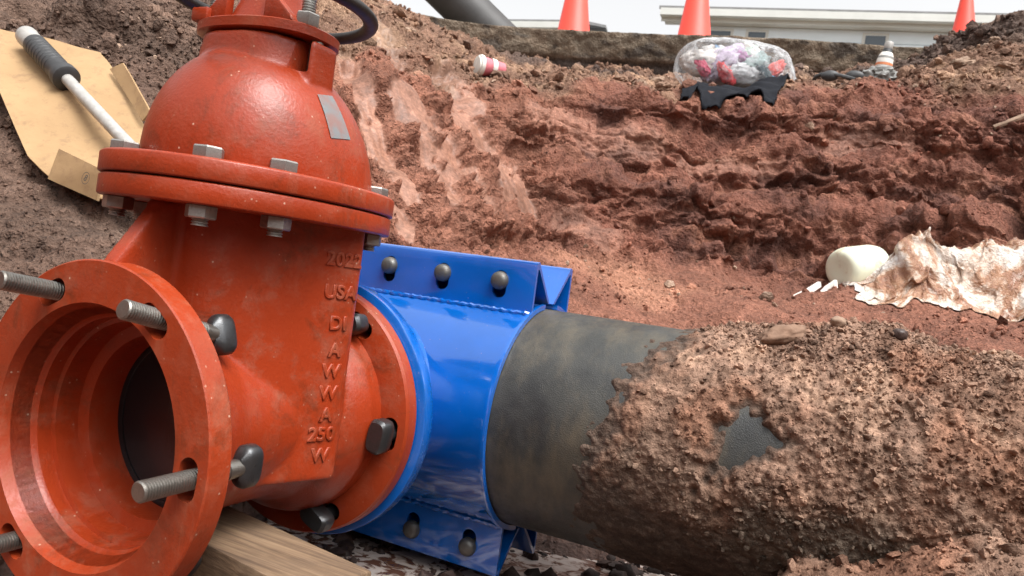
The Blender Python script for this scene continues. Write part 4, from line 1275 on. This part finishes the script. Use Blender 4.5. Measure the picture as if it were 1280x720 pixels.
rg = MB().add(rv, rf).build('printed_ring', M['ink']); keep(rg, cardE)
keep(text_mesh('printed_digit', '8', .016, .0002, M['ink'], fc + fnm * .012, fx, fz, bev=0), cardE)

# --- spray lance with charcoal grip
lanE = empty('tool_handle', (-.80, .49, .48))
put(lanE, 'white tube tool with charcoal ribbed grip lying on the cardboard', 'tool')
LP = [Vector(v) + Vector((.004, -.012, .006)) for v in ((-1.010,.508,.590),(-.965,.507,.569),(-.927,.503,.543),(-.836,.501,.492),(-.816,.499,.482),(-.560,.452,.355))]
ax = (LP[5] - LP[0]).normalized(); Ltot = (LP[5] - LP[0]).length
o0 = LP[0]
keep(MB().lathe([(.018, 0), (.0215, .003), (.0225, .010), (.0215, .014), (.0215, .040), (.0195, .046)], o0, ax, 32).build('end_cap', M['white_plastic'], None, sharp=40), lanE)
keep(MB().lathe([(.016, -.001), (.0195, -.004), (.0215, .001), (.0215, .009)], o0, ax, 32).build('cap_ring', M['grey_plastic'], None, sharp=40), lanE)
gp_ = [(.0215, .046), (.0235, .050), (.0235, .060)]
a_g = .060
while a_g < .165:
    gp_ += [(.0235, a_g + .006), (.0222, a_g + .0075), (.0222, a_g + .010), (.0235, a_g + .0115)]; a_g += .0135
gp_ += [(.0225, .180), (.0225, .190), (.0265, .196), (.0270, .206), (.0265, .216), (.0200, .220)]
grip = keep(MB().lathe(gp_, o0, ax, 32).build('grip', M['black_plastic'], None, sharp=35), lanE)
keep(MB().lathe([(.0120, .215), (.0120, Ltot - .005), (.0110, Ltot)], o0, ax, 28).build('tube', M['white_plastic'], None, sharp=40), lanE)

# --- blob helper for bags, rags, stones
def blob(name, c, dims, mat, sub=4, amp=.2, freq=1.6, seed=0, rot=0.0, ridge=0.0, parent=None, flat=None, tilt=(0, 0)):
    V, F = ico(sub)
    o_ = np.random.default_rng(seed).random(3) * 60
    r = 1 + amp * fbm(V * freq + o_, 3)
    if ridge: r = r + ridge * (ridged(V * freq * 1.5 + o_, 3) - .6)
    V = V * r[:, None]
    if name == 'stone': V = V * (1 + .05 * perlin(V * 4 + o_) + .03 * perlin(V * 9 + o_))[:, None]
    if name == 'plastic_film': V = np.sign(V) * np.abs(V) ** .78
    if flat is not None: V[:, 2] = np.where(V[:, 2] < flat, flat + (V[:, 2] - flat) * .15, V[:, 2])
    V = V * np.array(dims)
    for an, axn in ((tilt[0], 'X'), (tilt[1], 'Y'), (rot, 'Z')):
        if an: V = V @ np.array(Matrix.Rotation(an, 3, axn)).T
    ob = np_mesh(name, V, F, mat, parent, sharp=60)
    if parent is None: ob.location = c
    else: ob.data.transform(Matrix.Translation(c))
    return ob

# --- stone on the crust and loose stones
CB = BVHTree.FromObject(crust, bpy.context.evaluated_depsgraph_get())
def cz(x, y):
    h = CB.ray_cast(Vector((x, y, 1)), Vector((0, 0, -1))); return h[0].z if h[0] is not None else .2
put(blob('stone', (.597, .575, cz(.597, .575) + .006), (.034, .016, .0135), M['stone'], 4, .22, 1.3, 4, math.radians(28), tilt=(0, -.25)), 'oblong brown stone resting on top of the soil covered pipe', 'stone')
put(blob('stone', (.66, .60, cz(.66, .60) + .003), (.011, .009, .008), M['stone_pale'], 3, .2, 1.5, 14, .6), 'small pale stone beside the oblong stone on the pipe', 'stone')
put(blob('stone', (.735, .60, cz(.735, .60) + .003), (.010, .009, .008), M['clod_dark'], 3, .2, 1.5, 24, .2), 'small dark stone on the soil over the pipe, right of the oblong stone', 'stone')
def polar(az, r): return CAM.x + r * math.sin(math.radians(az)), CAM.y + r * math.cos(math.radians(az))
ST = [(-19.6,3.42,.030,'small stone right of the paper cup on the clay lip'),(-18.0,3.45,.045,'mid sized stone on the lip left of the largest stone'),(-16.8,3.62,.062,'largest flat stone on the ledge left of the rag bag'),(-16.2,3.42,.040,'stone on the lip just left of the rag bag'),(-24.0,3.7,.030,'little stone on the slope behind the paper cup'),
      (3.0,4.15,.050,'stone right of the bottle, nearest to it'),(5.4,4.05,.055,'biggest stone in the rubble slope right of the bottle'),(6.9,4.15,.042,'stone in the rubble at the right picture edge'),(4.6,4.45,.032,'stone high up under the dark mound'),(-.2,4.35,.030,'stone just behind the bottle'),(-6.0,4.1,.032,'stone between the rag bag and the goggles'),
      (-47,2.45,.018,'small stone in the brown bank beside the handwheel'),(-55.5,2.3,.020,'small stone in the brown bank above the cardboard'),(-35.5,3.2,.030,'stone on the slope left of the black culvert pipe'),(1.5,2.2,.022,'red stone on the pit floor behind the soil covered pipe'),(6.0,1.95,.026,'red stone on the pit floor in front of the stained bag')]
for k, (a, r, s_, lab) in enumerate(ST):
    x, y = polar(a, r)
    st_ = blob('stone', (x, y, gz(x, y) + s_ * .2), (s_, s_ * .75, s_ * .55), M['stone_pale'] if k % 3 else M['stone'], 4, .30, 1.5, 100 + k, k * 1.3, .16)
    put(st_, lab, 'stone', 'loose stones in the pit')

# --- paper cup on the lip
cx_, cy_ = polar(-29.3, 3.20)
cupE = empty('paper_cup', (cx_, cy_, gz(cx_, cy_) + .042)); put(cupE, 'crushed paper cup with white lid lying on the clay slope', 'cup')
ca = Vector((.60, .80, .05)).normalized()
MB().lathe([(.0405, -.045), (.040, -.043), (.030, .060), (.028, .062)], (0, 0, 0), ca, 32).build('cup_wall', M['pink'], cupE)
MB().lathe([(.030, -.062), (.036, -.061), (.0375, -.054), (.0435, -.053), (.0445, -.045), (.0430, -.038), (.0405, -.0375)], (0, 0, 0), ca, 32).build('lid', M['paper'], cupE, sharp=50)
MB().lathe([(.0385, .0), (.0372, .012), (.0360, .022)], (-.0006, 0, .0006), ca, 32, False, False).build('white_band', M['paper'], cupE)

# --- clear bag stuffed with rags, and the black garment under it
bgx, bgy = -.036, 3.13
bdir = math.atan2(.242, .506)
bz = gz(bgx, bgy)
bagE = empty('rag_bag', (bgx, bgy, bz)); put(bagE, 'clear plastic bag stuffed with colourful rags on the clay ledge', 'bag')
def bagl(u_, v_, w_): return (u_ * math.cos(bdir) - v_ * math.sin(bdir), u_ * math.sin(bdir) + v_ * math.cos(bdir), w_)
film = blob('plastic_film', bagl(0, 0, .115), (.275, .170, .128), M['film'], 5, .05, 1.2, 8, bdir, .02, bagE, -.75)
RC = [((.55,.52,.50),-.17,-.06,.12,.10),((.50,.10,.16),-.19,-.10,.09,.05),((.42,.36,.46),-.08,-.07,.13,.10),((.30,.16,.28),-.02,-.07,.16,.07),((.55,.06,.07),-.07,-.11,.07,.06),((.24,.30,.30),.06,-.08,.11,.09),((.45,.46,.48),.02,-.10,.08,.08),((.04,.06,.07),.11,-.11,.10,.055),((.60,.10,.09),.185,-.07,.13,.055),((.10,.22,.34),.16,-.09,.06,.05),((.60,.58,.55),.08,-.04,.18,.08),((.40,.50,.44),.03,-.05,.19,.06),((.55,.53,.52),-.10,-.03,.18,.08),((.12,.24,.40),-.10,-.05,.195,.035),((.5,.48,.5),.0,.04,.11,.14),((.42,.40,.42),.14,.03,.10,.11)]
for k, (c_, u_, v_, w_, r_) in enumerate(RC):
    m_ = plain_mat('rag_cloth', c_, .9, .5, 24, .02)
    rg_ = blob('rag', bagl(u_ * .9, v_ * .78, .012 + w_ * .84), (r_ * 1.1, r_ * .55, r_ * .58), m_, 4, .16, 1.6, 40 + k, bdir, .14, bagE, None, (0, .9 * math.sin(k * 2.1)))
nk = MB()
tail = []
for k in range(7):
    f = k / 6; tail.append((bagl(.25 + .085 * f, -.03, .085 - .065 * f), .075 - .05 * math.sin(f * 2.2) * .9))
R = []
for (c_, r_) in tail:
    R.append([Vector(c_) + Vector((.25 * r_ * math.cos(t), r_ * math.cos(t) * .9, r_ * math.sin(t))) * (1 + .25 * math.sin(5 * t + r_ * 90)) for t in [2 * PI * q_ / 30 for q_ in range(30)]])
nk.rings(R, False, True); nk.build('bag_neck', M['film'], bagE)

def drape(name, cells, mat, lift=.012, wr=.012, seed=0, n=34):
    """cloth laid over the ground: outline given as (azimuth, distance) quad patches"""
    mbv, mbf = [], []
    for (a0, r0), (a1, r1), (a2, r2), (a3, r3) in cells:
        k0 = len(mbv)
        for i in range(n):
            for j in range(n):
                f, g = i / (n - 1), j / (n - 1)
                a = (a0 * (1 - f) + a1 * f) * (1 - g) + (a3 * (1 - f) + a2 * f) * g
                r = (r0 * (1 - f) + r1 * f) * (1 - g) + (r3 * (1 - f) + r2 * f) * g
                x, y = polar(a, r); mbv.append((x, y, 0))
        for i in range(n - 1):
            for j in range(n - 1):
                q_ = k0 + i * n + j; mbf.append((q_, q_ + n, q_ + n + 1, q_ + 1))
    V = np.array(mbv); z = np.array([gz(x, y) for x, y, _ in mbv])
    V[:, 2] = z + lift
    V[:, 2] += wr * ridged(np.stack([V[:, 0] * 9 + V[:, 1] * 4, V[:, 1] * 9, z * 6 + seed], 1), 2)
    for _ in range(3):
        for k0 in range(0, len(V), n * n):
            B = V[k0:k0 + n * n].reshape(n, n, 3); B[1:-1, 1:-1, 2] = (B[1:-1, 1:-1, 2] + B[2:, 1:-1, 2] + B[:-2, 1:-1, 2] + B[1:-1, 2:, 2] + B[1:-1, :-2, 2]) / 5
    ob = np_mesh(name, V, np.array(mbf), mat)
    sd = ob.modifiers.new('solid', 'SOLIDIFY'); sd.thickness = .006
    bake(ob, [])
    return ob
gar = drape('black_garment', [((-14.6, 3.56), (-7.6, 3.62), (-8.6, 3.30), (-13.6, 3.22)), ((-15.0, 3.45), (-13.6, 3.42), (-14.5, 3.22), (-15.0, 3.20))], M['black_cloth'], .020, .006, 5)
put(gar, 'black garment hanging over the clay edge below the rag bag', 'clothing')

# --- bottle, wrapper and black strap on the right
bx_, by_ = .575, 3.59; bz_ = gz(bx_, by_)
botE = empty('bottle', (bx_, by_, bz_)); put(botE, 'squat drink bottle with orange and white label standing on the rubble', 'bottle')
bt = Vector((.10, 0, 1)).normalized()
MB().lathe([(0.0326, 0), (0.0370, .008), (0.0385, .02), (0.0385, .060), (0.0370, .066)], (0, 0, 0), bt, 32).build('base', M['grey_plastic'], botE)
lb_ = MB().lathe([(0.0374, .064), (0.0385, .068), (0.0377, .105), (0.0318, .128), (0.0266, .138)], (0, 0, 0), bt, 32).build('label_sleeve', M['paper'], botE)
MB().lathe([(0.0394, .072), (0.0394, .084)], (0, 0, 0), bt, 32, False, False).build('label_stripe', M['orange'], lb_)
MB().lathe([(0.0379, .108), (0.0354, .118)], (.0005, -.0005, 0), bt, 32, False, False).build('label_stripe', M['grey_plastic'], lb_)
MB().lathe([(0.0259, .137), (0.0215, .150), (0.0200, .158)], (0, 0, 0), bt, 32).build('shoulder', M['black_plastic'], botE)
MB().lathe([(0.0192, .157), (0.0207, .160), (0.0207, .188), (0.0178, .192)], (0, 0, 0), bt, 32).build('cap', M['white_plastic'], botE, sharp=40)
wx, wy = polar(-1.8, 4.05)
put(blob('crumpled_wrapper', (wx, wy, gz(wx, wy) + .03), (.075, .05, .042), M['grey_plastic'], 4, .3, 1.7, 77, .4, .3), 'crumpled grey wrapper at the foot of the bottle', 'wrapper')
sx_, sy_ = polar(-3.9, 4.02)
strE = empty('black_goggles', (sx_, sy_, gz(sx_, sy_) + .02)); put(strE, 'pair of black goggles with strap lying left of the bottle', 'goggles')
pts = [(.15 * math.cos(t), .06 * math.sin(t), .012 + .018 * math.sin(2 * t)) for t in [2 * PI * k / 40 for k in range(41)]]
MB().tube(pts, .010, 8).build('strap', M['black_plastic'], strE)
for sx in (-1, 1):
    blob('eyecup', (sx * .055 - .02, -.045, .022), (.042, .022, .026), M['black_plastic'], 3, .08, 1.2, 5 + sx, 0, 0, strE)
blob('nose_pad', (-.02, -.055, .015), (.022, .012, .014), M['stone_pale'], 2, .1, 1.2, 9, 0, 0, strE)

# --- jug and mud-stained bag on the pit floor
jx, jy = .630, 2.40
jz = gz(jx, jy) + .066
jugE = empty('plastic_jug', (jx, jy, jz)); put(jugE, 'translucent white plastic jug lying on its side in the pit', 'jug')
ja = Vector((.62, .80, .22)).normalized()
MB().lathe([(.0005, -.094), (.030, -.096), (.050, -.099), (.061, -.095), (.069, -.086), (.0735, -.073), (.0755, -.055), (.0755, .045), (.070, .072), (.050, .098), (.028, .118), (.0195, .126), (.0195, .146)], (0, 0, 0), ja, 48).build('jug_wall', M['jug'], jugE)
MB().lathe([(.0215, .138), (.0225, .140), (.0225, .158), (.020, .160)], (0, 0, 0), ja, 24).build('cap', M['grey_plastic'], jugE, sharp=40)
gx0, gy0 = .905, 2.22
nu_, nv2 = 190, 120
uu, vv = np.meshgrid(np.linspace(-1, 1, nu_), np.linspace(-1, 1, nv2), indexing='ij')
uu, vv = uu.ravel(), vv.ravel()
q3 = np.stack([uu * 2.2, vv * 1.5, uu * 0 + 3.3], 1)
edgeU = 1 + .16 * perlin(np.stack([vv * 1.6, uu * 0 + 4, uu * 0], 1)); edgeV = 1 + .18 * perlin(np.stack([uu * 2.2, vv * 0 + 9, uu * 0], 1))
hump = .125 * np.exp(-((uu + .42) / .34) ** 2 - ((vv - .05) / .62) ** 2) + .110 * np.exp(-((uu - .48) / .46) ** 2 - ((vv + .05) / .68) ** 2) + .05 * np.exp(-((uu) / .6) ** 2 - (vv / .6) ** 2)
wq3 = q3 + .35 * np.stack([perlin(q3 * 1.3), perlin(q3 * 1.3 + 7), perlin(q3 * 1.3 + 13)], 1)
fd = 1 - 2.6 * np.abs(perlin(wq3 * np.array([1.5, 1.1, 1]))); fd2 = 1 - 2.6 * np.abs(perlin(wq3 * np.array([2.6, 3.4, 1]) + 5)); fd3 = 1 - 2.6 * np.abs(perlin(wq3 * np.array([7.5, 6.0, 1]) + 15))
FV = np.stack([.29 * uu * edgeU, .175 * vv * edgeV, hump], 1)
amp3 = .30 + hump / .30
FV[:, 2] += amp3 * (.034 * np.clip(fd, -1, 1) + .020 * np.clip(fd2, -1, 1) + .007 * np.clip(fd3, -1, 1)) - .01
FV[:, 0] += .030 * perlin(wq3 * 1.7 + 31) + .012 * perlin(wq3 * 4.5 + 3); FV[:, 1] += .040 * perlin(wq3 * 1.5 + 41) + .014 * perlin(wq3 * 5 + 9)
rz = np.array(Matrix.Rotation(math.radians(10), 3, 'Z')); FV = FV @ rz.T
FV[:, 0] += gx0; FV[:, 1] += gy0
rim_ = sstep(.72, 1.0, np.maximum(np.abs(uu), np.abs(vv)))
FV[:, 2] = FV[:, 2] * (1 - .9 * rim_) + np.array([gz(x, y) for x, y in FV[:, :2]]) + .006
kk = np.arange(nu_ * nv2).reshape(nu_, nv2)
mudbag = np_mesh('mud_stained_bag', FV, np.stack([kk[:-1, :-1], kk[1:, :-1], kk[1:, 1:], kk[:-1, 1:]], -1).reshape(-1, 4), M['mud_film'], sharp=70)
bake(mudbag, [('SOLIDIFY', dict(thickness=.0015))])
put(mudbag, 'crumpled mud-stained white plastic bag on the pit floor at right', 'bag')

def strip(name, pts, w, mat):
    V = []; F = []
    for k, (p_, ww) in enumerate(zip(pts, w)):
        p_ = Vector(p_); V += [p_ + Vector((0, 0, ww)), p_ + Vector((.3 * ww, -ww * .3, -ww)), p_ + Vector((.01 + .3 * ww, .01 - ww * .3, -ww)), p_ + Vector((.008, .01, ww))]
        if k: 
            for j in range(4): F.append((4 * (k - 1) + j, 4 * (k - 1) + (j + 1) % 4, 4 * k + (j + 1) % 4, 4 * k + j))
    F += [(0, 1, 2, 3), tuple(len(V) - 4 + j for j in range(4))[::-1]]
    return MB().add(V, F).build(name, mat)
a_x, a_y = .485, 2.20
z_a = gz(a_x, a_y)
put(strip('torn_plastic_strip', [(a_x - .035, a_y - .03, z_a - .004), (a_x, a_y, z_a + .020), (a_x + .030, a_y + .03, z_a + .050)], [.006, .009, .008], M['paper']), 'longer torn white plastic strip on the dirt left of the jug', 'plastic scrap')
a_x, a_y = .545, 2.24; z_a = gz(a_x, a_y)
put(strip('torn_plastic_strip', [(a_x - .025, a_y - .03, z_a - .002), (a_x - .008, a_y, z_a + .025), (a_x + .018, a_y + .02, z_a + .048), (a_x + .022, a_y + .015, z_a + .030)], [.003, .005, .009, .003], M['paper']), 'shorter torn plastic scrap between the longer strip and the jug', 'plastic scrap')
kx, ky = polar(6.1, 3.55)
put(MB().tube([(kx - .06, ky - .05, gz(kx, ky) - .03), (kx, ky - .05, gz(kx, ky) + .0), (kx + .05, ky - .03, gz(kx, ky) + .03)], .011, 8).build('broken_stick', M['stone_pale']), 'short pale broken stick stuck in the clay wall at far right', 'stick')

# ================================================================== STREET LEVEL
def cone(x, y, label):
    e = empty('traffic_cone', (x, y, ROAD_Z)); e.rotation_euler = (0, -math.radians(2.5), .4); put(e, label, 'traffic cone', 'traffic cones along the road edge')
    MB().lathe([(.160, .028), (.150, .05), (.030, .88), (.026, .90), (.018, .90)], (0, 0, 0), (0, 0, 1), 40).build('cone_body', M['cone'], e)
    MB().box((0, 0, .017), (.40, .40, .03), None, .008).build('cone_base', M['cone'], e)
cone(-1.568, 4.737, 'red-orange traffic cone nearest the black culvert pipe')
cone(-.709, 4.926, 'red-orange traffic cone above the rag bag')
cone(1.03, 5.758, 'red-orange traffic cone behind the dark mound at right')

# black pipe lying at the rim
cp = MB().lathe([(.13, 0), (.15, 0), (.15, 2.15), (.13, 2.15)], (-2.66, 3.60, 2.50), Vector((.62, .42, -.52)), 48, False, False)
cpv = cp.build('culvert_pipe', M['culvert'], sharp=40)
put(cpv, 'thick black pipe leaning down to the road edge at top', 'pipe')

def house(name, A_, B_, zt, depth, label, wins, fascia=.16):
    A_, B_ = Vector((A_[0], A_[1], 0)), Vector((B_[0], B_[1], 0)); e_ = (B_ - A_).normalized(); nb_ = Vector((-e_.y, e_.x, 0)); L = (B_ - A_).length
    root = empty(name, (A_.x, A_.y, ROAD_Z)); put(root, label, 'building')
    Mx = Matrix((e_, nb_, Vector((0, 0, 1)))).transposed()
    Hh = zt - ROAD_Z
    def bx(nm, c, d_, mat, par=root):
        mb_ = MB().box((0, 0, 0), d_, None, 0); mb_.V = [tuple(Mx @ (Vector(v) + Vector(c))) for v in mb_.V]; return mb_.build(nm, mat, par)
    wl_ = bx('wall', (L / 2, depth / 2 + .15, (Hh - .1) / 2), (L - .5, depth, Hh - .1), M['wall'])
    n_ = int((Hh - .3) / .18)
    for k in range(n_):
        if Hh - .25 - k * .18 < Hh - 1.6: break
        bx('siding_board', (L / 2, .140, Hh - .25 - k * .18), (L - .5, .022, .172), M['wall'], wl_)
    bx('soffit', (L / 2, .07, Hh - fascia + .012), (L, .14, .02), M['trim'])
    bx('fascia', (L / 2, -.012, Hh - fascia / 2), (L + .1, .024, fascia), M['trim'])
    g_ = bx('gutter', (L / 2, -.085, Hh - .055), (L + .12, .12, .10), M['trim'])
    rf = MB(); V = [(-.1, -.05, Hh + .012), (L + .1, -.05, Hh + .012), (L + .1, depth / 2, Hh + depth * .16), (-.1, depth / 2, Hh + depth * .16), (-.1, depth, Hh), (L + .1, depth, Hh)]
    V2 = [(a, b, c + .05) for a, b, c in V]
    rf.add([tuple(Mx @ Vector(v)) for v in V + V2], [(0, 1, 2, 3), (3, 2, 5, 4), (6, 9, 8, 7), (9, 10, 11, 8), (0, 6, 7, 1), (1, 7, 8, 2), (2, 8, 11, 5), (0, 3, 9, 6), (3, 4, 10, 9), (4, 5, 11, 10)])
    rf.build('roof', M['roof'], root, smooth=False)
    for u_, w_, h_ in wins:
        wn_ = bx('window', (u_, .124, Hh - .24 - h_ / 2), (w_ + .08, .018, h_ + .08), M['trim'])
        bx('pane', (u_, .110, Hh - .24 - h_ / 2), (w_, .012, h_), M['glass'], wn_)
    dp = MB().tube([tuple(Mx @ Vector(v)) for v in ((.30, -.085, Hh - .10), (.30, -.06, Hh - .22), (.30, .085, Hh - .42), (.30, .085, .1))], .035, 10).build('downpipe', M['trim'], root)
    return root
house('pale_house', (-2.70, 10.66), (4.2, 11.68), 4.52, 5.0, 'long low pale blue house with white eaves behind the cones', [(1.35, .24, .6), (2.95, .26, .6), (.75, .45, .5), (4.6, .5, .6)])
house('grey_shed', (-6.6, 11.2), (-4.45, 11.4), 4.62, 3.0, 'low grey building with pale roof edge behind the first cone', [(.9, .3, .5)], .2)
